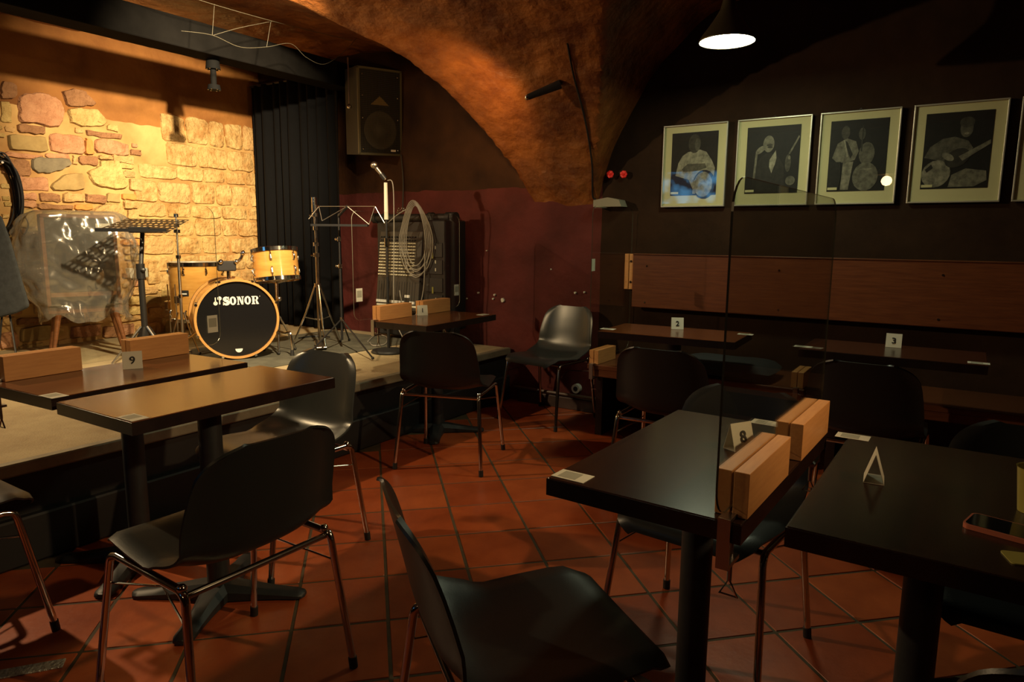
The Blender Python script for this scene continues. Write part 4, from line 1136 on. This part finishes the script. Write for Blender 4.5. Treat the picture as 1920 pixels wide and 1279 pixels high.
tag(MB().tube(smoothpath([c0, c0 + Vector((.05, .0, -.03)), c0 + Vector((.045, .01, -.30)), c0 + Vector((.03, .01, -.9)), MBASE + Vector((.06, .03, .2)), MBASE + Vector((.20, .05, .012)), MBASE + Vector((.10, .30, .008))], 6), .0035, 6).build('microphone_cable', M['cable']), 'grey cable hanging from the microphone down its stand', 'cable')

# ------------------------------------------------------------------ folding wire music stand
WB = at_z(642, 652, SZ + .008)
ws = empty('music_stand', WB, 0, 'thin folding wire music stand with open desk in front of the curtain', 'music stand')
def wpt(px, py, d=5.0): return at_d(px, py, d) - WB
for a_, b_ in (((578, 668), 0), ((699, 675), 0), ((655, 640), 0)):
    p = at_z(*a_, SZ + .008) - WB
    lg = MB().tube([Vector((0, 0, .22)), p + Vector((0, 0, .012))], .006, 8).build('tripod_leg', M['black'], ws); MB().ball(p + Vector((0, 0, .0125)), .0115, 8).build('rubber_foot', M['rubber'], lg)
th_ = wpt(648, 400).z
MB().cyl((0, 0, .06), (0, 0, .62), .009, n=10).build('lower_tube', M['black'], ws); MB().cyl((0, 0, .60), (0, 0, th_), .006, n=10).build('upper_tube', M['black'], ws)
for z in (.22, .62, .82): MB().cyl((0, 0, z - .015), (0, 0, z + .015), .014, n=10).build('collar', M['chrome'], ws)
for z in (.62, .82): MB().ball((-.022, -.01, z), .011, 8).build('knob', M['chrome'], ws)
nodes = {k: wpt(*v) for k, v in dict(a=(579, 411), b=(598, 387), c=(604, 414), d=(651, 387), e=(692, 421), f=(703, 387), g=(722, 420)).items()}
hub = Vector((0, 0, th_))
wires = [('a', 'b'), ('b', 'c'), ('c', 'd'), ('d', 'e'), ('f', 'e'), ('f', 'g'), ('b', 'd'), ('d', 'f')]
for a_, b_ in wires: MB().cyl(nodes[a_], nodes[b_], .0028, n=6).build('desk_wire', M['steel'], ws)
MB().cyl(nodes['d'] , hub + Vector((0, 0, -.02)), .012, .009, n=8).build('desk_spine', M['black'], ws)
for k in 'bdf': MB().ball(nodes[k], .006, 8).build('rivet', M['chrome'], ws)
# ledge below the desk
l0, l1 = wpt(584, 421), wpt(690, 424)
MB().box((l0 + l1) / 2, ((l1 - l0).length, .05, .016), rot=Matrix.Rotation(math.atan2(l1.y - l0.y, l1.x - l0.x), 3, 'Z')).build('desk_ledge', M['black'], ws, smooth=False)

# ------------------------------------------------------------------ mixer rack
rx0, rx1 = -4.13, -3.33
rk = empty('mixer_rack', (-3.73, 4.20, SZ), 0, 'black rack case with an upright mixing desk full of knobs', 'mixer')
MB().box((-.10, .10, .52), (.62, .14, .98), bev=.01).build('rack_case', M['blackp'], rk, smooth=False)
MB().box((.29, .06, .55), (.22, .26, .86), bev=.01).build('side_case', M['black'], rk, smooth=False)
for z in (.12, 1.00): MB().cyl((-.42, .03, z), (.40, .03, z), .032, n=14).build('rack_bar', M['blackp'], rk)
for x in (.20, .40): MB().cyl((x, .02, .02), (x, .02, 1.03), .030, n=14).build('rack_post', M['blackp'], rk)
for x in (-.42, -.30, .18, .36, .41):
    MB().cyl((x - .02, .03, 1.00), (x + .02, .03, 1.00), .042, n=14).build('joint_ring', M['rubber'], rk); MB().cyl((x - .02, .03, .12), (x + .02, .03, .12), .042, n=14).build('joint_ring', M['rubber'], rk)
pan = Matrix.Translation((-.115, -.01, .575)) @ Matrix.Rotation(R(-7), 4, 'X')
mp = MB().box(pan @ Vector((0, 0, 0)), (.46, .05, .64), rot=pan.to_3x3(), bev=.006).build('mixer_panel', mat('mixer_panel_face', (.045, .04, .034), .45), rk, smooth=False)
kn = MB(); kw = MB()
for i in range(14):
    x = -.205 + i * .028
    for j in range(13):
        z = .27 - j * .0255
        (kw if j > 1 else kn).cyl(pan @ Vector((x, -.024, z)), pan @ Vector((x, -.042, z)), .0068, .0055, n=8)
o = kw.build('knobs_pale', mat('knob_silver', (.80, .74, .55), .3), mp); o['kind'] = 'stuff'
o = kn.build('knobs_dark', M['blackp'], mp); o['kind'] = 'stuff'
fd = MB(); sl_ = MB()
for i in range(15):
    x = -.205 + i * .028; sl_.box(pan @ Vector((x, -.0258, -.17)), (.004, .002, .16), rot=pan.to_3x3())
    fd.box(pan @ Vector((x, -.032, -.255 + (.05 if i in (11, 12) else 0))), (.016, .016, .022), rot=pan.to_3x3())
o = sl_.build('fader_slots', M['ink'], mp, smooth=False); o['kind'] = 'stuff'
o = fd.build('fader_caps', M['white'], mp, smooth=False); o['kind'] = 'stuff'
MB().box(pan @ Vector((0, -.027, -.285)), (.43, .003, .016), rot=pan.to_3x3()).build('scribble_strip', M['paper'], mp, smooth=False)
MB().box((-.13, .02, .17), (.42, .06, .10), bev=.006).build('lower_tray', mat('tray_grey', (.10, .085, .055), .5), rk, smooth=False)
for z in (.35, .48, .62, .75): MB().box((.29, -.072, z), (.17, .012, .11), bev=.003).build('rack_unit', M['blackp'], rk, smooth=False)
for z in (.33, .37, .60, .66, .77): MB().box((.31, -.079, z), (.008, .004, .024)).build('indicator', M['paper'], rk, smooth=False)
for z in (.44, .71): MB().box((.28, -.079, z), (.014, .004, .05)).build('meter', mat('olive_meter', (.25, .24, .05), .5), rk, smooth=False)
for k in range(9): MB().ball((-.13 + .022 * (k % 4) + .008 * (k // 4), -.02, 1.045 + .016 * (k // 3)), .008, 8).build('jack_plug', M['chrome'], rk)
# loops of cable hung on the rack
cc = Vector((-3.60, 4.13, SZ + 1.045))
co = empty('cable_coil', cc, 0, 'grey cable hung in long loops on the mixer rack', 'cable')
for k in range(5):
    w, L = .10 + .018 * k, .42 + .035 * (k % 3) + .01 * k
    pts = [(-w * .25, -.03 - .006 * k, .03 + .008 * k), (w * .25, -.03 - .006 * k, .03 + .008 * k), (w * .8, -.03, -.10), (w, -.03, -.26), (w * .7, -.03, -L * .86), (0, -.035, -L), (-w * .7, -.03, -L * .86), (-w, -.03, -.26), (-w * .8, -.03, -.10)]
    MB().tube(smoothpath(pts, 4, closed=True), .0045, 6, closed=True).build('loop', M['cable'], co)
MB().tube(smoothpath([(-.05, -.04, .03), (-.16, -.05, -.02), (-.28, -.05, -.09)], 5), .0045, 6).build('loop_tail', M['cable'], co)
MB().tube(smoothpath([(.10, -.04, -.30), (.09, -.05, -.60), (.02, -.06, -.80), (-.10, -.06, -.78), (-.16, -.05, -.62)], 6), .004, 6).build('loop_tail', M['cable'], co)

# ------------------------------------------------------------------ PA loudspeaker on the wall
SP = at_d(712, 211, 5.55)
sp = empty('loudspeaker', SP, 0, 'black loudspeaker with mesh grille hung high beside the curtain', 'loudspeaker')
Q = Matrix.Rotation(R(74), 4, 'Z') @ Matrix.Rotation(R(5), 4, 'X') @ Matrix.Rotation(R(-2.5), 4, 'Y')
def S(v): return Q @ Vector(v)
w, h = .40, .67
vs = [S(v) for v in ((-w / 2, 0, -h / 2), (w / 2, 0, -h / 2), (w / 2, 0, h / 2), (-w / 2, 0, h / 2), (-w * .34, .32, -h / 2), (w * .34, .32, -h / 2), (w * .34, .32, h / 2), (-w * .34, .32, h / 2))]
MB().add(vs, [(0, 1, 2, 3), (7, 6, 5, 4), (0, 4, 5, 1), (1, 5, 6, 2), (2, 6, 7, 3), (3, 7, 4, 0)]).build('cabinet', mat('speaker_carpet', (.030, .028, .022), .8), sp, smooth=False)
for (c, sz) in (((0, -.006, h / 2 - .008), (w, .014, .016)), ((0, -.006, -h / 2 + .008), (w, .014, .016)), ((-w / 2 + .008, -.006, 0), (.016, .014, h)), ((w / 2 - .008, -.006, 0), (.016, .014, h))):
    MB().box(S(c), sz, rot=Q.to_3x3()).build('front_trim', mat('speaker_trim', (.10, .09, .05), .5), sp, smooth=False)
MB().box(S((0, -.001, 0)), (w - .03, .002, h - .03), rot=Q.to_3x3()).build('baffle', M['ink'], sp, smooth=False)
MB().lathe([(.150, .0), (.150, -.004), (.135, -.006), (.075, .0), (.055, -.004), (0, -.010)], 32, M=Q @ Matrix.Translation((0, -.004, -.14)) @ Matrix.Rotation(PI / 2, 4, 'X') @ Matrix.Scale(-1, 4, (0, 0, 1))).build('woofer', mat('woofer_cone', (.060, .055, .042), .6), sp)
MB().add([S(v) for v in ((-.085, -.004, .055), (.085, -.004, .055), (0, -.004, .125), (-.085, -.002, .055), (.085, -.002, .055), (0, -.002, .125))], [(0, 1, 2), (0, 3, 4, 1), (1, 4, 5, 2), (2, 5, 3, 0)]).build('horn_throat', mat('horn_ochre', (.28, .20, .07), .5), sp, smooth=False)
gr = MB()
nv, nh = 26, 44
for i in range(nv + 1):
    x = -w / 2 + .02 + (w - .04) * i / nv; gr.box(S((x, -.010, 0)), (.0016, .0016, h - .04), rot=Q.to_3x3())
for j in range(nh + 1):
    z = -h / 2 + .02 + (h - .04) * j / nh; gr.box(S((0, -.0115, z)), (w - .04, .0016, .0016), rot=Q.to_3x3())
o = gr.build('mesh_grille', mat('grille_wire', (.10, .095, .075), .4, metal=.5), sp, smooth=False); o['kind'] = 'stuff'
for sx in (-1, 1):
    for z in (-.29, -.05, .12, .28): MB().ball(S((sx * .16, -.013, z)), .006, 8).build('grille_screw', M['chrome'], sp)
MB().box(S((.115, -.014, -.295)), (.045, .003, .016), rot=Q.to_3x3()).build('maker_plate', M['white'], sp, smooth=False)
pr = at_d(652, 108, 5.45) - SP; pe = at_d(655, 195, 5.45) - SP
MB().cyl(pr, pe, .006, n=8).build('hanging_rod', M['steel'], sp); MB().ball(pe + Vector((0, 0, -.02)), .02, 10).build('rod_knob', M['chrome'], sp)
MB().cyl(S((.10, .18, .1)), Vector((S((.10, .18, .1)).x, BY - SP.y + .01, .10)), .02, n=10).build('wall_bracket', M['black'], sp)
pts = [at_y(752, 290, BY - .02), at_y(756, 340, BY - .02), at_y(755, 395, BY - .02)]
tag(MB().tube(smoothpath(pts, 4), .006, 6).build('speaker_cable', M['cableb']), 'black cable running down the wall under the loudspeaker', 'cable')

# ------------------------------------------------------------------ combo amplifier on legs under a plastic cover
ac = at_z(174, 664, SZ); ang = R(71)
amp = empty('amplifier', (ac.x, ac.y, SZ), ang, 'wooden cabinet amplifier on splayed wooden legs under clear plastic', 'amplifier')
zb, zt = .30, .985; aw, ad = .45, .27
MB().box((-.015, .15, zt - .012), (aw, ad, .024), bev=.004).build('cabinet_top', M['amp'], amp, smooth=False)
MB().box((-.015, .15, zb + .012), (aw, ad, .024), bev=.004).build('cabinet_bottom', M['amp'], amp, smooth=False)
for sx in (-1, 1): MB().box((-.015 + sx * (aw / 2 - .011), .15, (zb + zt) / 2), (.022, ad, zt - zb - .048)).build('cabinet_side', M['amp'], amp, smooth=False)
MB().box((-.015, .27, (zb + zt) / 2), (aw - .05, .015, zt - zb - .05)).build('cabinet_back', M['edge'], amp, smooth=False)
MB().box((-.015, .04, .70), (aw - .05, .012, .50)).build('grille_cloth', M['grille'], amp, smooth=False)
MB().lathe([(.16, 0), (.15, -.003), (.05, .0), (0, -.006)], 32, M=Matrix.Translation((-.015, .032, .70)) @ Matrix.Rotation(PI / 2, 4, 'X')).build('speaker_cone', M['blackhead'], amp)
MB().box((-.015, .03, .43), (aw - .05, .02, .03)).build('control_rail', M['amp'], amp, smooth=False)
MB().box((.13, .03, .91), (.09, .006, .03)).build('maker_plate', M['plug'], amp, smooth=False)
for sx, sy in ((-1, -1), (1, -1), (1, 1), (-1, 1)):
    lx, ly = (-.18 if sx < 0 else .17), (.05 if sy < 0 else .25)
    MB().cyl((lx + sx * .055, ly + sy * .03, .0), (lx, ly, zb), .011, .021, n=14).build('leg', M['amp'], amp)
# plastic cover
cv = empty('plastic_cover', (ac.x, ac.y, SZ), ang, 'crumpled clear plastic sheet draped over the wooden amplifier', 'plastic cover')
vs, fs = [], []; n, m = 130, 64
for j in range(m + 1):
    s = j / m
    for i in range(n):
        a = 2 * PI * i / n
        ca_, sa_ = math.cos(a), math.sin(a)
        k = 1 / max(abs(ca_) ** 4 + abs(sa_) ** 4, 1e-6) ** .25
        if s < .25:
            f = s / .25; z = zt + .018 + .004 * (1 - f); rx, ry = .262 * f, .172 * f
        else:
            f = (s - .25) / .75; z = zt + .010 - f * (zt - .245)
            bul = math.sin(min(1, f * 1.15) * PI) ** .8
            rx, ry = .262 + .075 * bul - .012 * f, .172 + .025 * bul
            if ca_ < 0: rx += .05 * bul
        x, y = ca_ * k * rx, sa_ * k * ry
        wr = abs(noise.noise(Vector((ca_ * 2.6 + 4, sa_ * 2.6, z * 4.5)))) * .06 + abs(noise.noise(Vector((ca_ * 5 + z * 3, sa_ * 5 + 3, z * 8)))) * .035 + abs(noise.noise(Vector((ca_ * 10, sa_ * 10 + z * 6, z * 16)))) * .016
        if s > .25: x += ca_ * (wr - .006); y += sa_ * (wr * .6 - .003)
        else: z += wr * .2
        if j > m - 6: z += .03 * math.sin(a * 5) + .012 * math.sin(a * 11)
        vs.append((x - .015, y + .15, z))
for j in range(m):
    for i in range(n):
        i2 = (i + 1) % n; fs.append((j * n + i, j * n + i2, (j + 1) * n + i2, (j + 1) * n + i))
o = MB().add(vs, fs).build('film', M['film'], cv, smooth=False)
o.data.polygons.foreach_set('use_smooth', [True] * len(o.data.polygons))

# ------------------------------------------------------------------ orchestra music stand with perforated desk
MSB = at_z(276, 678, SZ)
st = empty('music_stand', MSB, 0, 'black music stand with a perforated tilted desk', 'music stand')
dc = at_d(268, 424, 5.28) - MSB
MB().cyl((0, 0, .16), (0, 0, .62), .020, n=14).build('lower_tube', M['black'], st); MB().cyl((0, 0, .60), at_d(267, 437, 4.60) - MSB, .014, n=14).build('upper_tube', M['black'], st)
MB().cyl((0, 0, .56), (0, 0, .66), .027, n=14).build('collar', M['black'], st); MB().ball((.035, 0, .62), .016, 8).build('knob', M['black'], st)
MB().lathe([(.16, 0.002), (.15, .02), (.045, .22), (.03, .24), (0, .24)], 3, M=Matrix.Rotation(R(75), 4, 'Z')).build('base_cone', M['black'], st)
for k in range(3):
    a = R(15 + 120 * k); MB().cyl((math.cos(a) * .02, math.sin(a) * .02, .24), (math.cos(a) * .21, math.sin(a) * .21, .008), .008, n=8).build('base_strut', M['steel'], st)
# desk: a plate with rows of real slots
BL, BR_, TL, TR = [at_d(*q) - MSB for q in ((178, 432, 4.40), (312, 437, 4.40), (237, 410, 4.72), (355, 412, 4.72))]
nc, nr = 12, 6
def dpt(u, v, dz=0): return (BL.lerp(BR_, u)).lerp(TL.lerp(TR, u), v) + Vector((0, 0, dz))
b = MB()
for i in range(nc):
    for j in range(nr):
        u0, v0, du, dv_ = i / nc, j / nr, 1 / nc, 1 / nr
        cu_ = u0 + du * (.62 if j % 2 else .38); cv_ = v0 + dv_ * .5; hu, hv = du * .30, dv_ * .27
        o4 = [(u0, v0), (u0 + du, v0), (u0 + du, v0 + dv_), (u0, v0 + dv_)]; i4 = [(cu_ - hu, cv_ - hv), (cu_ + hu, cv_ - hv), (cu_ + hu, cv_ + hv), (cu_ - hu, cv_ + hv)]
        for z, fl in ((0, 1), (-.002, -1)):
            v8 = [dpt(p[0], p[1], z) for p in o4 + i4]
            f4 = [(k, (k + 1) % 4, 4 + (k + 1) % 4, 4 + k) for k in range(4)]
            b.add(v8, f4 if fl > 0 else [tuple(reversed(f)) for f in f4])
dk = b.build('perforated_desk', M['black'], st, smooth=False)
lp = BR_ - BL; DR = Matrix.Rotation(math.atan2(lp.y, lp.x), 3, 'Z')
MB().box((BL + BR_) / 2 + Vector((0, 0, .010)), (lp.length, .006, .022), rot=DR).build('desk_lip', M['black'], st, smooth=False)
MB().box(dpt(.5, .42, -.024), (.13, .12, .040), rot=DR, bev=.006).build('desk_bracket', M['black'], st, smooth=False)

# ------------------------------------------------------------------ left edge: felt-covered thing, cable coil, sockets, cables
FB = at_z(10, 705, SZ)
fl = empty('covered_stand', (FB.x, FB.y, SZ), 0, 'dark grey felt cover hanging over a slim stand at the stone wall', 'covered stand')
dF = 4.28
def fp(px, py, d=dF): return at_d(px, py, d) - Vector((FB.x, FB.y, SZ))
fr = [fp(-60, 405), fp(2, 402), fp(20, 450), fp(40, 520), fp(57, 576), fp(30, 588), fp(0, 596), fp(-60, 604)]
off = ray(20, 500).normalized() * .14
n = len(fr)
b = MB(); b.add(fr + [p + off for p in fr], [tuple(range(n)), tuple(reversed(range(n, 2 * n)))] + [(i, n + i, n + (i + 1) % n, (i + 1) % n) for i in range(n)])
o = b.build('felt_cover', M['felt'], fl, smooth=False)
bv = o.modifiers.new('soft', 'BEVEL'); bv.width = .02; bv.segments = 3
for (px, py), (qx, qy) in (((4, 590), (-8, 712)), ((18, 588), (36, 702)), ((-30, 590), (-50, 722))):
    e = at_z(qx, qy, SZ) - Vector((FB.x, FB.y, SZ))
    MB().cyl(fp(px, py, 4.34), e + Vector((0, 0, .006)), .006, n=8).build('stand_leg', M['black'], fl)
ck = at_x(4, 365, WX + .09)
cl = empty('cable_coil', ck, 0, 'thick coil of black cables hanging on the stone wall', 'cable')
for k in range(11):
    rx, rz = .085 + .012 * (k % 4), .24 + .022 * (k % 3); oy = random.uniform(-.02, .02); xx = -.05 + .011 * k
    MB().tube(smoothpath([(xx, oy + rx * math.sin(a), rz * math.cos(a) + random.uniform(-.01, .01)) for a in [2 * PI * q / 12 for q in range(12)]], 3, closed=True), .006, 6, closed=True).build('loop', M['cableb'], cl)
MB().tube(smoothpath([(.03, .09, -.10), (.04, .13, -.20), (.03, .10, -.28), (.03, .07, -.22)], 5), .005, 6).build('loop_tail', M['cableb'], cl)
MB().cyl((-.09, 0, .20), (.06, 0, .22), .008, n=8).build('wall_hook', M['steel'], cl)
p = at_x(250, 512, WX + .04)
so = empty('wall_socket', p, 0, 'white twin socket box on the stone wall behind the music stand', 'socket')
MB().box((-.01, 0, 0), (.07, .085, .085), bev=.006).build('socket_box', M['plug'], so, smooth=False); MB().box((-.01, .085, 0), (.06, .06, .08), bev=.006).build('socket_box', mat('grey_socket', (.30, .30, .25), .5), so, smooth=False)
p = at_z(165, 648, SZ)
def stage_cable(pts, label, m='cableb', r=.006, z=SZ + .010):
    P = [at_z(px, py, z) for px, py in pts]
    tag(MB().tube(smoothpath(P, 6), r, 6).build('stage_cable', M[m]), label, 'cable')
stage_cable([(236, 640), (262, 637), (288, 635), (308, 634)], 'black cable lying along the foot of the stone wall')
stage_cable([(604, 664), (622, 668), (640, 664), (655, 668)], 'black cable snaking between the stands on the rug', z=SZ + .0150)
stage_cable([(560, 634), (580, 631), (600, 630), (618, 632)], 'short black cable behind the hi-hat stand', z=SZ + .0150)
stage_cable([(690, 640), (705, 628), (725, 632), (722, 645), (700, 648), (693, 642)], 'small loop of pale cable beside the round microphone base', 'cable', .005, SZ + .0140)
# pale wires strung below the vault
def strung(pts, X, label):
    P = [at_x(px, py, X) for px, py in pts]
    tag(MB().tube(smoothpath(P, 8), .0017, 6).build('strung_wire', M['cablew']), label, 'wire')
strung([(330, -18), (380, 2), (520, 42), (660, 76)], -3.95, 'straight pale wire strung below the vault above the stage')
strung([(340, 58), (398, 66), (450, 88), (500, 88), (545, 82), (575, 108), (610, 120), (650, 92), (668, 72)], -3.97, 'sagging pale wire looped below the vault above the stage')
strung([(398, 66), (402, 8)], -3.97, 'short pale wire tying the sagging wire up')
strung([(500, 88), (508, 40)], -3.97, 'second short pale wire tying the sagging wire up')
strung([(400, 66), (450, 52), (510, 40)], -3.976, 'slanting pale wire between the strung wires')

# ------------------------------------------------------------------ behind the camera: added blue panel for the reflection in the first picture's glass
ts = empty('unseen_blue_panel', (-3.95, FY + .03, 2.10), 0, 'unseen blue glowing panel added on the wall behind the tables', 'screen')
MB().box((0, 0, 0), (.95, .05, .56), bev=.006).build('blue_panel_housing', M['blackp'], ts, smooth=False)
sm_ = mat('blue_panel_glow', (.01, .01, .02), .3, emit=(.05, .25, 1.0), estr=4.0)
nt = sm_.node_tree; bs = nt.nodes['Principled BSDF']; tc = nt.nodes.new('ShaderNodeTexCoord'); nz = nt.nodes.new('ShaderNodeTexNoise'); nz.inputs['Scale'].default_value = 5; rp = nt.nodes.new('ShaderNodeValToRGB')
rp.color_ramp.elements[0].position = .42; rp.color_ramp.elements[0].color = (.002, .006, .03, 1); rp.color_ramp.elements[1].position = .68; rp.color_ramp.elements[1].color = (.15, .55, 1, 1)
nt.links.new(tc.outputs['Object'], nz.inputs['Vector']); nt.links.new(nz.outputs['Fac'], rp.inputs[0]); nt.links.new(rp.outputs[0], bs.inputs['Emission Color'])
MB().box((0, .0262, 0), (.91, .002, .52)).build('blue_panel_face', sm_, ts, smooth=False)
